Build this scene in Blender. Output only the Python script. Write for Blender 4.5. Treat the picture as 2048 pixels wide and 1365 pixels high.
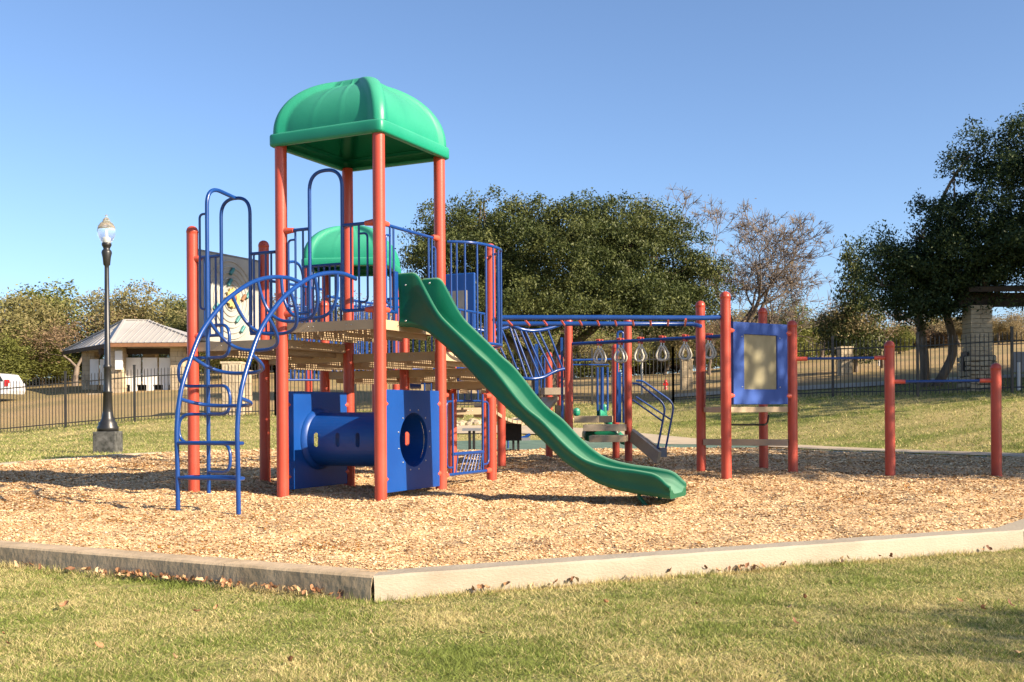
import bpy, math, random
import numpy as np
from mathutils import Vector, Matrix, Quaternion
R = math.radians
sc = bpy.context.scene
for o in list(bpy.data.objects): bpy.data.objects.remove(o)

# ------------------------------------------------------------------ camera, sky, sun, exposure
CAM_H = 0.89; FPX = 2150.0; ROLL = 0.0066
cam_d = bpy.data.cameras.new('camera'); cam = bpy.data.objects.new('camera', cam_d)
sc.collection.objects.link(cam); sc.camera = cam
cam_d.sensor_width = 36.0; cam_d.lens = FPX/2048*36.0; cam_d.clip_start = 0.1; cam_d.clip_end = 2000
cam_d.shift_y = (822-682.5)/2048
right = Vector((math.cos(ROLL), 0, -math.sin(ROLL))); up = Vector((math.sin(ROLL), 0, math.cos(ROLL)))
m = Matrix((right, up, Vector((0, -1, 0)))).transposed().to_4x4(); m.translation = (0, 0, CAM_H)
cam.matrix_world = m
SUN_EL = R(28.0); SUN_AZ = R(59.5)            # azimuth from straight behind the camera towards the right
sun_dir = Vector((math.sin(SUN_AZ)*math.cos(SUN_EL), -math.cos(SUN_AZ)*math.cos(SUN_EL), math.sin(SUN_EL)))
w = bpy.data.worlds.new('World'); sc.world = w; w.use_nodes = True
nt = w.node_tree; nt.nodes.clear()
sky = nt.nodes.new('ShaderNodeTexSky'); sky.sky_type = 'NISHITA'; sky.sun_disc = False
sky.sun_elevation = SUN_EL; sky.sun_rotation = math.atan2(sun_dir.x, sun_dir.y)
sky.altitude = 200; sky.air_density = 0.78; sky.dust_density = 1.2; sky.ozone_density = 3.6
bg = nt.nodes.new('ShaderNodeBackground'); bg.inputs[1].default_value = 0.092
wo = nt.nodes.new('ShaderNodeOutputWorld')
nt.links.new(sky.outputs[0], bg.inputs[0]); nt.links.new(bg.outputs[0], wo.inputs[0])
sd = bpy.data.lights.new('sun', 'SUN'); sd.energy = 4.9; sd.angle = R(0.55); sd.color = (1.0, 0.84, 0.645)
so = bpy.data.objects.new('sun', sd); sc.collection.objects.link(so)
so.rotation_euler = (-sun_dir).to_track_quat('-Z', 'Y').to_euler()
so.location = (20, -12, 20)
sc.view_settings.view_transform = 'Standard'; sc.view_settings.look = 'None'
sc.view_settings.exposure = 1.30; sc.view_settings.gamma = 1.0
sc.render.engine = 'CYCLES'; sc.cycles.max_bounces = 6; sc.cycles.transparent_max_bounces = 6

# ------------------------------------------------------------------ helpers
V = Vector
rng = random.Random(7); nr = np.random.default_rng(11)
def spot(px, py, d):
    """point of the place seen at photo pixel (px, py) at distance d along the view axis"""
    u = px-1024; v = 822-py
    return V(((u+ROLL*v)/FPX*d, d, CAM_H+(v-ROLL*u)/FPX*d))

_lat = np.random.default_rng(3).random((256, 256))
def vnoise(x, y):
    x = np.asarray(x, float); y = np.asarray(y, float)
    xi = np.floor(x).astype(int); yi = np.floor(y).astype(int); fx = x-xi; fy = y-yi
    fx = fx*fx*(3-2*fx); fy = fy*fy*(3-2*fy)
    a = _lat[xi % 256, yi % 256]; b = _lat[(xi+1) % 256, yi % 256]
    c = _lat[xi % 256, (yi+1) % 256]; d = _lat[(xi+1) % 256, (yi+1) % 256]
    return (a*(1-fx)+b*fx)*(1-fy)+(c*(1-fx)+d*fx)*fy

WORLD = {}      # object name -> world position of its origin
def tag(o, label=None, cat=None, group=None, kind=None):
    if label: o['label'] = label
    if cat: o['category'] = cat
    if group: o['group'] = group
    if kind: o['kind'] = kind
    return o
def link(o, origin, parent=None):
    sc.collection.objects.link(o); origin = V(origin)
    if parent is not None:
        o.parent = parent; o.location = origin-WORLD[parent.name]
    else: o.location = origin
    WORLD[o.name] = origin
    return o
def empty(name, loc, label=None, cat=None, group=None):
    o = bpy.data.objects.new(name, None); o.empty_display_size = 0.2
    link(o, loc); return tag(o, label, cat, group)
def clone(o, delta, parent=None):
    """copy of a thing with its parts, moved by delta (parents never turned)"""
    c = o.copy(); link(c, WORLD[o.name]+V(delta), parent)
    for ch in list(o.children): clone(ch, delta, c)
    return c

class MB:
    def __init__(s): s.v = []; s.f = []; s.sm = []
    def add(s, vs, fs, smooth=False):
        n = len(s.v); s.v += [tuple(p) for p in vs]
        s.f += [tuple(i+n for i in f) for f in fs]; s.sm += [smooth]*len(fs); return s
    def box(s, c, sx, sy, sz, ax=None, ay=None, az=None):
        c = V(c); ax = V(ax or (1, 0, 0)); ay = V(ay or (0, 1, 0)); az = V(az or (0, 0, 1))
        p = [c+ax*(i*sx/2)+ay*(j*sy/2)+az*(k*sz/2) for k in (-1, 1) for j in (-1, 1) for i in (-1, 1)]
        return s.add(p, [(0, 2, 3, 1), (4, 5, 7, 6), (0, 1, 5, 4), (2, 6, 7, 3), (0, 4, 6, 2), (1, 3, 7, 5)])
    def prism(s, pts, z0, z1):
        n = len(pts); a = [(p[0], p[1], z0) for p in pts]+[(p[0], p[1], z1) for p in pts]
        return s.add(a, [tuple(range(n-1, -1, -1)), tuple(range(n, 2*n))]+[(i, (i+1) % n, n+(i+1) % n, n+i) for i in range(n)])
    def bar(s, a, b, wd, h):
        a = V(a); b = V(b); d = b-a; L = d.length; d.normalize()
        z = V((0, 0, 1)); side = d.cross(z)
        if side.length < 1e-4: side = V((1, 0, 0))
        side.normalize(); u = side.cross(d).normalized()
        return s.box((a+b)/2, L, wd, h, d, side, u)
    def tube(s, pts, r, n=10, closed=False, caps=True):
        pts = [V(p) for p in pts]; N = len(pts); rr = r if isinstance(r, (list, tuple)) else [r]*N
        T = []
        for i in range(N):
            if closed: t = pts[(i+1) % N]-pts[i-1]
            else: t = pts[min(i+1, N-1)]-pts[max(i-1, 0)]
            T.append(t.normalized())
        ref = V((0, 0, 1)) if abs(T[0].z) < .9 else V((1, 0, 0))
        nrm = T[0].cross(ref).normalized(); vs = []
        for i in range(N):
            if i: nrm = (nrm-T[i]*nrm.dot(T[i])).normalized()
            bn = T[i].cross(nrm)
            for k in range(n):
                a = 2*math.pi*k/n; vs.append(pts[i]+(nrm*math.cos(a)+bn*math.sin(a))*rr[i])
        fs = [(i*n+k, i*n+(k+1) % n, ((i+1) % N)*n+(k+1) % n, ((i+1) % N)*n+k) for i in range(N if closed else N-1) for k in range(n)]
        s.add(vs, fs, True)
        if caps and not closed:
            s.add(vs[:n], [tuple(range(n-1, -1, -1))]); s.add(vs[-n:], [tuple(range(n))])
        return s
    def lathe(s, c, prof, n=24, axis=None, flute=0):
        """profile of (radius, height) turned about the vertical (or axis)"""
        c = V(c); q = V((0, 0, 1)).rotation_difference(V(axis)) if axis else Quaternion()
        vs = [];
        for r, z in prof:
            for k in range(n):
                a = 2*math.pi*k/n; rr = r*(1-flute*(k % 2)); vs.append(c+q@V((rr*math.cos(a), rr*math.sin(a), z)))
        fs = [(i*n+k, i*n+(k+1) % n, (i+1)*n+(k+1) % n, (i+1)*n+k) for i in range(len(prof)-1) for k in range(n)]
        s.add(vs, fs, True)
        return s
    def disc_bolt(s, c, axis, r=.011, h=.008):
        return s.lathe(c, [(r, 0), (r, h*.6), (r*.6, h), (0, h)], 8, axis)
    def build(s, name, mat, parent=None, label=None, kind=None, cat=None, group=None, bevel=0, mats=None):
        me = bpy.data.meshes.new(name); xs = [p[0] for p in s.v]; ys = [p[1] for p in s.v]; zs = [p[2] for p in s.v]
        o0 = V(((min(xs)+max(xs))/2, (min(ys)+max(ys))/2, min(zs)))
        me.from_pydata([(p[0]-o0.x, p[1]-o0.y, p[2]-o0.z) for p in s.v], [], s.f)
        me.polygons.foreach_set('use_smooth', s.sm)
        me.materials.append(mat); me.update()
        o = bpy.data.objects.new(name, me); link(o, o0, parent); tag(o, label, cat, group, kind)
        if bevel:
            md = o.modifiers.new('bevel', 'BEVEL'); md.width = bevel; md.segments = 2; md.limit_method = 'ANGLE'; md.angle_limit = R(40)
        return o

def spline(pts, per=6, closed=False):
    P = [V(p) for p in pts]; out = []; N = len(P); rg = N if closed else N-1
    for i in range(rg):
        if closed: p0, p1, p2, p3 = P[i-1], P[i], P[(i+1) % N], P[(i+2) % N]
        else: p0, p1, p2, p3 = P[max(i-1, 0)], P[i], P[i+1], P[min(i+2, N-1)]
        for k in range(per):
            t = k/per; out.append(0.5*((2*p1)+(p2-p0)*t+(2*p0-5*p1+4*p2-p3)*t*t+(3*p1-p0-3*p2+p3)*t**3))
    if not closed: out.append(P[-1])
    return out
def fillet(pts, r, n=6):
    """polyline with rounded corners"""
    P = [V(p) for p in pts]; out = [P[0]]
    for i in range(1, len(P)-1):
        a = (P[i-1]-P[i]); b = (P[i+1]-P[i]); rr = min(r, a.length*.49, b.length*.49)
        a = P[i]+a.normalized()*rr; b = P[i]+b.normalized()*rr
        for k in range(n+1):
            t = k/n; out.append(a*(1-t)**2+P[i]*2*t*(1-t)+b*t*t)
    out.append(P[-1]); return out
def fast_mesh(name, verts, nv, mat, tint=None, kind=None, parent=None, label=None, cat=None, group=None, origin=(0, 0, 0), smooth=False):
    """verts (N*nv,3) numpy array: N separate polygons of nv corners"""
    me = bpy.data.meshes.new(name); n = len(verts)//nv; verts = verts-np.array(origin)
    me.vertices.add(n*nv); me.vertices.foreach_set('co', verts.astype(np.float32).ravel())
    me.loops.add(n*nv); me.loops.foreach_set('vertex_index', np.arange(n*nv, dtype=np.int32))
    me.polygons.add(n); me.polygons.foreach_set('loop_start', np.arange(0, n*nv, nv, dtype=np.int32))
    if tint is not None:
        a = me.attributes.new('tint', 'FLOAT', 'FACE'); a.data.foreach_set('value', tint.astype(np.float32))
    me.materials.append(mat); me.update(calc_edges=True)
    if smooth: me.polygons.foreach_set('use_smooth', np.ones(n, bool))
    o = bpy.data.objects.new(name, me); link(o, origin, parent); return tag(o, label, cat, group, kind)

# ------------------------------------------------------------------ materials
def mat(name, col, rough=.5, col2=None, scale=4., bump=0., bscale=60., spec=.5, metal=0., detail=3, coat=0., bdist=.01, mixlo=.35, mixhi=.65, stretch=None):
    mt = bpy.data.materials.new(name); mt.use_nodes = True; n = mt.node_tree; b = n.nodes['Principled BSDF']
    b.inputs['Base Color'].default_value = (*col, 1); b.inputs['Roughness'].default_value = rough
    b.inputs['Specular IOR Level'].default_value = spec; b.inputs['Metallic'].default_value = metal
    b.inputs['Coat Weight'].default_value = coat; b.inputs['Coat Roughness'].default_value = .15
    geo = n.nodes.new('ShaderNodeNewGeometry'); src = geo.outputs['Position']
    if stretch:
        mp = n.nodes.new('ShaderNodeMapping'); mp.inputs['Scale'].default_value = stretch
        n.links.new(src, mp.inputs[0]); src = mp.outputs[0]
    if col2:
        t = n.nodes.new('ShaderNodeTexNoise'); t.inputs['Scale'].default_value = scale; t.inputs['Detail'].default_value = detail
        n.links.new(src, t.inputs['Vector'])
        mr = n.nodes.new('ShaderNodeMapRange'); mr.inputs[1].default_value = mixlo; mr.inputs[2].default_value = mixhi
        n.links.new(t.outputs[0], mr.inputs[0])
        mx = n.nodes.new('ShaderNodeMix'); mx.data_type = 'RGBA'
        mx.inputs[6].default_value = (*col, 1); mx.inputs[7].default_value = (*col2, 1)
        n.links.new(mr.outputs[0], mx.inputs[0]); n.links.new(mx.outputs[2], b.inputs['Base Color'])
    if bump:
        t2 = n.nodes.new('ShaderNodeTexNoise'); t2.inputs['Scale'].default_value = bscale; t2.inputs['Detail'].default_value = 4
        n.links.new(src, t2.inputs['Vector'])
        bp = n.nodes.new('ShaderNodeBump'); bp.inputs['Strength'].default_value = bump; bp.inputs['Distance'].default_value = bdist
        n.links.new(t2.outputs[0], bp.inputs['Height']); n.links.new(bp.outputs[0], b.inputs['Normal'])
    return mt
def leafmat(name, ca, cb, cc=None, trans=.25, nscale=.6, rough=.6):
    """tint attribute picks along ca -> cb, a slow noise mixes towards cc"""
    mt = bpy.data.materials.new(name); mt.use_nodes = True; n = mt.node_tree; b = n.nodes['Principled BSDF']
    at = n.nodes.new('ShaderNodeAttribute'); at.attribute_name = 'tint'
    mx = n.nodes.new('ShaderNodeMix'); mx.data_type = 'RGBA'; mx.clamp_factor = False; mx.inputs[6].default_value = (*ca, 1); mx.inputs[7].default_value = (*cb, 1)
    n.links.new(at.outputs['Fac'], mx.inputs[0]); out = mx.outputs[2]
    if cc:
        geo = n.nodes.new('ShaderNodeNewGeometry'); t = n.nodes.new('ShaderNodeTexNoise'); t.inputs['Scale'].default_value = nscale
        t.inputs['Detail'].default_value = 4; n.links.new(geo.outputs['Position'], t.inputs['Vector'])
        mr = n.nodes.new('ShaderNodeMapRange'); mr.inputs[1].default_value = .38; mr.inputs[2].default_value = .64
        n.links.new(t.outputs[0], mr.inputs[0])
        m2 = n.nodes.new('ShaderNodeMix'); m2.data_type = 'RGBA'; n.links.new(mr.outputs[0], m2.inputs[0])
        n.links.new(out, m2.inputs[6]); m2.inputs[7].default_value = (*cc, 1); out = m2.outputs[2]
    n.links.new(out, b.inputs['Base Color']); b.inputs['Roughness'].default_value = rough; b.inputs['Specular IOR Level'].default_value = .18
    if trans:
        tr = n.nodes.new('ShaderNodeBsdfTranslucent'); ms = n.nodes.new('ShaderNodeMixShader'); ms.inputs[0].default_value = trans
        n.links.new(out, tr.inputs[0]); n.links.new(b.outputs[0], ms.inputs[1]); n.links.new(tr.outputs[0], ms.inputs[2])
        n.links.new(ms.outputs[0], n.nodes['Material Output'].inputs[0])
    return mt

RED = mat('red_paint', (.39, .056, .032), .36, (.42, .078, .050), 1.7, .08, 90, .42, detail=8, mixlo=.45, mixhi=.75)
CLAMP = mat('red_clamp', (.50, .08, .045), .42, bump=.06, bscale=120)
BLUE = mat('blue_paint', (.005, .040, .185), .28, (.007, .048, .21), 5, .03, 60, .5)
BLUEP = mat('blue_plastic', (.003, .048, .23), .42, (.005, .058, .26), 2.2, .08, 40, .4)
BLUEF = mat('faded_blue_plastic', (.018, .060, .26), .5, (.030, .080, .31), 2.5, .08, 40, .35)
TAN = mat('tan_coated_metal', (.42, .33, .21), .55, (.36, .28, .18), 3, .08, 90, .35)
TANP = mat('tan_board', (.36, .30, .22), .6, (.30, .25, .19), 4, .1, 60, .3)
BLK = mat('black_iron', (.012, .012, .013), .38, (.02, .02, .02), 4, .05, 60)
FNC = mat('bronze_black_fence', (.018, .018, .018), .5, (.03, .029, .027), 3)
CREAM = mat('cream_panel', (.37, .37, .335), .45, (.30, .30, .275), 3, .05, 40)
GRAYP = mat('grey_board', (.23, .22, .20), .5, (.19, .185, .17), 4)
YEL = mat('yellow_plastic', (.50, .38, .14), .45); TEAL = mat('teal_plastic', (.05, .20, .20), .4)
BOLT = mat('steel_bolt', (.5, .5, .5), .3, metal=.9)
RINGM = mat('ivory_ring', (.55, .52, .42), .45, (.45, .42, .33), 20)
WINDOW = mat('hazy_plastic_window', (.27, .245, .155), .35, (.20, .18, .11), 5.5, .03, 20, .4, stretch=(1, 1, .35))
CONC = mat('concrete', (.345, .30, .23), .85, (.26, .215, .155), 1.6, .4, 45, .2, detail=10, bdist=.010, mixlo=.46, mixhi=.78, stretch=(1, 1, 2.2))
CONC2 = mat('weathered_concrete', (.47, .365, .24), .9, (.34, .26, .165), 3.5, .3, 22, .2, detail=9, bdist=.02, stretch=(1, 1, .7))
PATHM = mat('path_concrete', (.44, .36, .26), .85, (.36, .30, .22), 2, .3, 40, .2, detail=6)
DARKC = mat('stained_concrete', (.12, .12, .115), .85, (.04, .042, .038), 9, .5, 50, .2, detail=7)
BARK = mat('oak_bark', (.10, .075, .055), .9, (.17, .135, .10), 6, .8, 30, .15, detail=6, bdist=.03, stretch=(1, 1, .3))
BARKP = mat('pale_bark', (.22, .175, .135), .9, (.13, .10, .075), 6, .6, 30, .15, detail=6, bdist=.03, stretch=(1, 1, .3))
TWIG = mat('twig_bark', (.115, .092, .074), .9, (.18, .145, .115), 2)
STONE = mat('limestone', (.50, .41, .28), .85, (.38, .30, .20), 2.2, .7, 14, .2, detail=6, bdist=.03)
STONED = mat('stone_joint', (.16, .125, .085), .95)
ROOF = mat('grey_metal_roof', (.40, .38, .35), .45, (.36, .34, .31), 1.2, spec=.5)
WOODB = mat('brown_fascia', (.26, .12, .055), .7, (.20, .095, .045), 6)
WOODD = mat('dark_timber', (.045, .030, .018), .8, (.03, .02, .013), 4)
WHITEM = mat('white_cabinet', (.72, .71, .68), .4, (.66, .65, .62), 2)
DARK = mat('dark_gap', (.02, .018, .015), .8)
TEALF = mat('green_rubber_surface', (.13, .19, .145), .9, (.09, .145, .115), 3, .5, 120, .2, detail=5)
CARW = mat('white_car_paint', (.62, .62, .64), .2, coat=.6); CARG = mat('car_glass', (.02, .025, .03), .08)
TAILR = mat('red_lens', (.45, .02, .02), .2); TYRE = mat('tyre_rubber', (.015, .015, .015), .8)
GREYB = mat('grey_metal_box', (.16, .17, .19), .5); WHITEP = mat('white_post_paint', (.65, .62, .58), .6)
def paint_sheen(mt, col, amt, lo=.25, hi=.9, sc_=1.6):
    """mixes a paler sheen, standing in for sun glare, into the colour of upward faces"""
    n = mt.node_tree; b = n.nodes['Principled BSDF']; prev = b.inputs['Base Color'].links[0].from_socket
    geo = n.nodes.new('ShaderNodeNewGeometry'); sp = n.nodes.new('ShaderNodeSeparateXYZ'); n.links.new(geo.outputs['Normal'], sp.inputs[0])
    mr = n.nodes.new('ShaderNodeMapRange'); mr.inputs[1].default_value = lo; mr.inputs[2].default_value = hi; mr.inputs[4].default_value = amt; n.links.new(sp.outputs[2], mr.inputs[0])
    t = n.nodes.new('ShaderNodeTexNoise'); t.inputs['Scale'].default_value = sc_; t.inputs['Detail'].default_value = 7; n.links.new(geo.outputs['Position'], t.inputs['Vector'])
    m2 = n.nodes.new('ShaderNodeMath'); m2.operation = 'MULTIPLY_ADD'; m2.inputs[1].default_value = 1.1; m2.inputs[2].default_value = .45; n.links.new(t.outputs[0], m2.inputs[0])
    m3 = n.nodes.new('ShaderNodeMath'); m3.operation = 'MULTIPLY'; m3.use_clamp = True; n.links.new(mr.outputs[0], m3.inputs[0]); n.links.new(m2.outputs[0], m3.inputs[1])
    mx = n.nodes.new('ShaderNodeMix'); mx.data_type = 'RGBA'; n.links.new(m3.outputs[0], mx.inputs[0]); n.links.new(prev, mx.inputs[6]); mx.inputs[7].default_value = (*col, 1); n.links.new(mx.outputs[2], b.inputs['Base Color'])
GRN = mat('green_slide_plastic', (.001, .080, .042), .34, (.003, .095, .050), 2.0, .05, 30, .35); paint_sheen(GRN, (.20, .36, .24), .75, .45, .95)  # sun sheen on slide floor and rims is put into the colour as pale mint
GRNC = mat('green_canopy_plastic', (.005, .20, .120), .40, (.010, .235, .14), 1.6, .06, 30, .4); paint_sheen(GRNC, (.12, .42, .27), .45, -.1, 1.)  # weaker sheen painted into the canopy colour, paler towards the top
SKYG = bpy.data.materials.new('lamp_glass'); SKYG.use_nodes = True
_b = SKYG.node_tree.nodes['Principled BSDF']; _b.inputs['Transmission Weight'].default_value = .92; _b.inputs['Roughness'].default_value = .04
_b.inputs['Base Color'].default_value = (.93, .96, .97, 1); _b.inputs['IOR'].default_value = 1.25
FROST = mat('frosted_lamp', (.8, .8, .76), .35)

# ------------------------------------------------------------------ the ground
KOUT = [(-.74, 5.68), (3.62, 7.62), (9.6, 15.2), (8.45, 17.7), (6.1, 22.0), (5.2, 23.6), (-1.2, 23.3), (-5.2, 24.3), (-7.2, 23.7), (-8.15, 22.3), (-8.85, 18.5), (-9.9, 13.0), (-8.3, 9.76), (-1.664, 6.178)]
def inset(poly, d):
    out = []; n = len(poly)
    for i in range(n):
        p0, p1, p2 = V(poly[i-1]), V(poly[i]), V(poly[(i+1) % n])
        a = (p1-p0).normalized(); b = (p2-p1).normalized(); na = V((-a.y, a.x)); nb = V((-b.y, b.x))
        k = (na+nb).normalized(); out.append(tuple(p1+k*(d/max(.3, k.dot(na)))))
    return out
KIN = inset(KOUT, .2)
def in_poly(x, y, poly):
    x = np.asarray(x, float); y = np.asarray(y, float); r = np.zeros(x.shape, bool); n = len(poly)
    for i in range(n):
        x1, y1 = poly[i]; x2, y2 = poly[(i+1) % n]
        c = ((y1 > y) != (y2 > y)) & (x < (x2-x1)*(y-y1)/((y2-y1) or 1e-9)+x1); r ^= c
    return r
_tr = [-.9, -.46, -.39, -.32, -.15, 0, .15, .3, .47, .9]; _tz = [.1, .25, .49, .67, .85, 1.0, 1.07, 1.23, 1.33, 1.4]; _ty = [36, 35.2, 35, 35, 35.5, 35.5, 34.5, 32.5, 30.3, 28]
def ground_z(x, y):
    x = np.asarray(x, float); y = np.asarray(y, float)
    near = -.115+.115*np.clip((y-9)/10, 0, 1)
    yy = np.maximum(y, 1.0); q = x/yy; zt = np.interp(q, _tr, _tz); yf = np.interp(q, _tr, _ty)
    y0 = np.interp(q, [-.5, -.3, .2, .47], [27, 27.5, 27, 21.5])
    t = np.clip((y-y0)/(yf-y0), 0, 1); rise = zt*(t*t*(3-2*t)*.45+t*.55)
    fs_ = np.interp(q, [-.46, -.2, 0, .15, .3, .47], [.084, .078, .056, .062, .085, .10])
    far = np.clip(y-yf, 0, 38)*fs_*np.clip((y-yf)/6, .25, 1)
    dd = np.clip((y-yf-38)/30, 0, 1); dd = dd*dd*(3-2*dd)
    z = near+rise+far-dd*(far-1.6)*.45
    return z+.02*(vnoise(x*.35+50, y*.35+50)-.5)*np.clip((y-2)/10+.4, 0, 3)*(y > 19)
def gz(x, y): return float(ground_z(x, y))
def chips_z(x, y):
    x = np.asarray(x, float); y = np.asarray(y, float)
    b = .012+.035*np.clip((y-11)/4, 0, 1)-.035*np.clip((8.6-y)/2.4, 0, 1)
    # darker scoured hollows and ripples kicked up by feet
    hol = np.clip((vnoise(x*.9+31, y*1.1+17)-.62)*5, 0, 1)
    return b-.02*hol*vnoise(x*8, y*8)-.05*np.exp(-((x-1.9)**2+(y-9.9)**2)/.25)+.055*(vnoise(x*1.3+9, y*1.1+4)-.5)+.045*(vnoise(x*3.6, y*3.1)-.5)+.022*(vnoise(x*9, y*8)-.5)

GRASSG = mat('lawn_soil_and_grass', (.13, .155, .045), .95)
def lawn_nodes(mt, green, straw, fine):
    n = mt.node_tree; b = n.nodes['Principled BSDF']; geo = n.nodes.new('ShaderNodeNewGeometry')
    def noise(s, d, vec=None):
        t = n.nodes.new('ShaderNodeTexNoise'); t.inputs['Scale'].default_value = s; t.inputs['Detail'].default_value = d
        n.links.new(vec or geo.outputs['Position'], t.inputs['Vector']); return t.outputs[0]
    def rg(src, a, c):
        r = n.nodes.new('ShaderNodeMapRange'); r.inputs[1].default_value = a; r.inputs[2].default_value = c; n.links.new(src, r.inputs[0]); return r.outputs[0]
    def mixc(fac, a, c):
        x = n.nodes.new('ShaderNodeMix'); x.data_type = 'RGBA'; n.links.new(fac, x.inputs[0])
        for s, val in ((6, a), (7, c)):
            if isinstance(val, tuple): x.inputs[s].default_value = (*val, 1)
            else: n.links.new(val, x.inputs[s])
        return x.outputs[2]
    mp = n.nodes.new('ShaderNodeMapping'); mp.inputs['Scale'].default_value = (.45, 1.5, 1); mp.inputs['Rotation'].default_value = (0, 0, R(-12))
    n.links.new(geo.outputs['Position'], mp.inputs[0])
    patch = rg(noise(.55, 5, mp.outputs[0]), .36, .62); small = rg(noise(fine, 4), .35, .68)
    c = mixc(patch, green, straw); dk = tuple(v*.55 for v in green); c2 = mixc(small, c, mixc(patch, dk, tuple(v*.7 for v in straw)))
    sep = n.nodes.new('ShaderNodeSeparateXYZ'); n.links.new(geo.outputs['Position'], sep.inputs[0])
    # beyond the fence the ground is dry, straw-coloured winter grass (a property of the place, by distance from the play area)
    dry = rg(sep.outputs['Y'], 33, 41)
    c3 = mixc(dry, c2, mixc(rg(noise(.25, 5), .4, .6), (.36, .25, .12), (.26, .20, .09)))
    n.links.new(c3, b.inputs['Base Color'])
    bp = n.nodes.new('ShaderNodeBump'); bp.inputs['Strength'].default_value = .8; bp.inputs['Distance'].default_value = .04
    n.links.new(noise(fine*1.4, 3), bp.inputs['Height']); n.links.new(bp.outputs[0], b.inputs['Normal'])
    b.inputs['Specular IOR Level'].default_value = .15
lawn_nodes(GRASSG, (.20, .225, .055), (.42, .345, .15), 26)

def grid_sheet(name, xs, ys, zf, mt, keep=None, kind='structure'):
    X, Y = np.meshgrid(xs, ys); Z = zf(X, Y); nx, ny = len(xs), len(ys)
    vs = np.stack([X.ravel(), Y.ravel(), Z.ravel()], 1); idx = np.arange(nx*ny).reshape(ny, nx)
    f = np.stack([idx[:-1, :-1], idx[:-1, 1:], idx[1:, 1:], idx[1:, :-1]], -1).reshape(-1, 4)
    if keep is not None:
        cx = vs[f, 0].mean(1); cy = vs[f, 1].mean(1); f = f[keep(cx, cy)]
    me = bpy.data.meshes.new(name); me.from_pydata(vs.tolist(), [], f.tolist()); me.polygons.foreach_set('use_smooth', np.ones(len(f), bool))
    me.materials.append(mt); me.update(); o = bpy.data.objects.new(name, me); link(o, (0, 0, 0)); tag(o, kind=kind); return o
xs = np.concatenate([np.linspace(-260, -45, 20)[:-1], np.linspace(-45, 45, 181), np.linspace(45, 260, 20)[1:]])
ys = np.concatenate([np.linspace(-60, 0, 13)[:-1], np.linspace(0, 60, 151)[:-1], np.linspace(60, 420, 40)])
KMID = inset(KOUT, .1)
lawn = grid_sheet('lawn', xs, ys, lambda X, Y: ground_z(X, Y)-np.where(in_poly(X, Y, KMID), .30, 0), GRASSG)

CHIPM = bpy.data.materials.new('wood_chip_bed'); CHIPM.use_nodes = True
def chips_nodes(mt):
    n = mt.node_tree; b = n.nodes['Principled BSDF']; geo = n.nodes.new('ShaderNodeNewGeometry')
    vo = n.nodes.new('ShaderNodeTexVoronoi'); vo.inputs['Scale'].default_value = 62; n.links.new(geo.outputs['Position'], vo.inputs['Vector'])
    sp = n.nodes.new('ShaderNodeSeparateColor'); n.links.new(vo.outputs['Color'], sp.inputs[0])
    cr = n.nodes.new('ShaderNodeValToRGB'); e = cr.color_ramp; e.elements[0].position = 0; e.elements[0].color = (.30, .17, .085, 1)
    e.elements[1].position = 1; e.elements[1].color = (.72, .54, .32, 1)
    a = e.elements.new(.3); a.color = (.50, .33, .17, 1); a = e.elements.new(.7); a.color = (.62, .45, .25, 1)
    n.links.new(sp.outputs[0], cr.inputs[0])
    no = n.nodes.new('ShaderNodeTexNoise'); no.inputs['Scale'].default_value = 1.1; no.inputs['Detail'].default_value = 6; n.links.new(geo.outputs['Position'], no.inputs['Vector'])
    mr = n.nodes.new('ShaderNodeMapRange'); mr.inputs[1].default_value = .5; mr.inputs[2].default_value = .72; n.links.new(no.outputs[0], mr.inputs[0])
    mx = n.nodes.new('ShaderNodeMix'); mx.data_type = 'RGBA'; mx.blend_type = 'MULTIPLY'; n.links.new(mr.outputs[0], mx.inputs[0])
    n.links.new(cr.outputs[0], mx.inputs[6]); mx.inputs[7].default_value = (.82, .72, .66, 1); n.links.new(mx.outputs[2], b.inputs['Base Color'])
    bp = n.nodes.new('ShaderNodeBump'); bp.inputs['Strength'].default_value = 1; bp.inputs['Distance'].default_value = .018
    n.links.new(sp.outputs[1], bp.inputs['Height']); n.links.new(bp.outputs[0], b.inputs['Normal'])
    b.inputs['Roughness'].default_value = .9; b.inputs['Specular IOR Level'].default_value = .2
chips_nodes(CHIPM)
BED = inset(KOUT, .17)
bed = grid_sheet('chip_bed', np.arange(-10.2, 10.0, .06), np.concatenate([np.arange(5.5, 14, .05), np.arange(14, 25, .1)]), chips_z, CHIPM, lambda cx, cy: in_poly(cx, cy, inset(KOUT, .11)))

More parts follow.
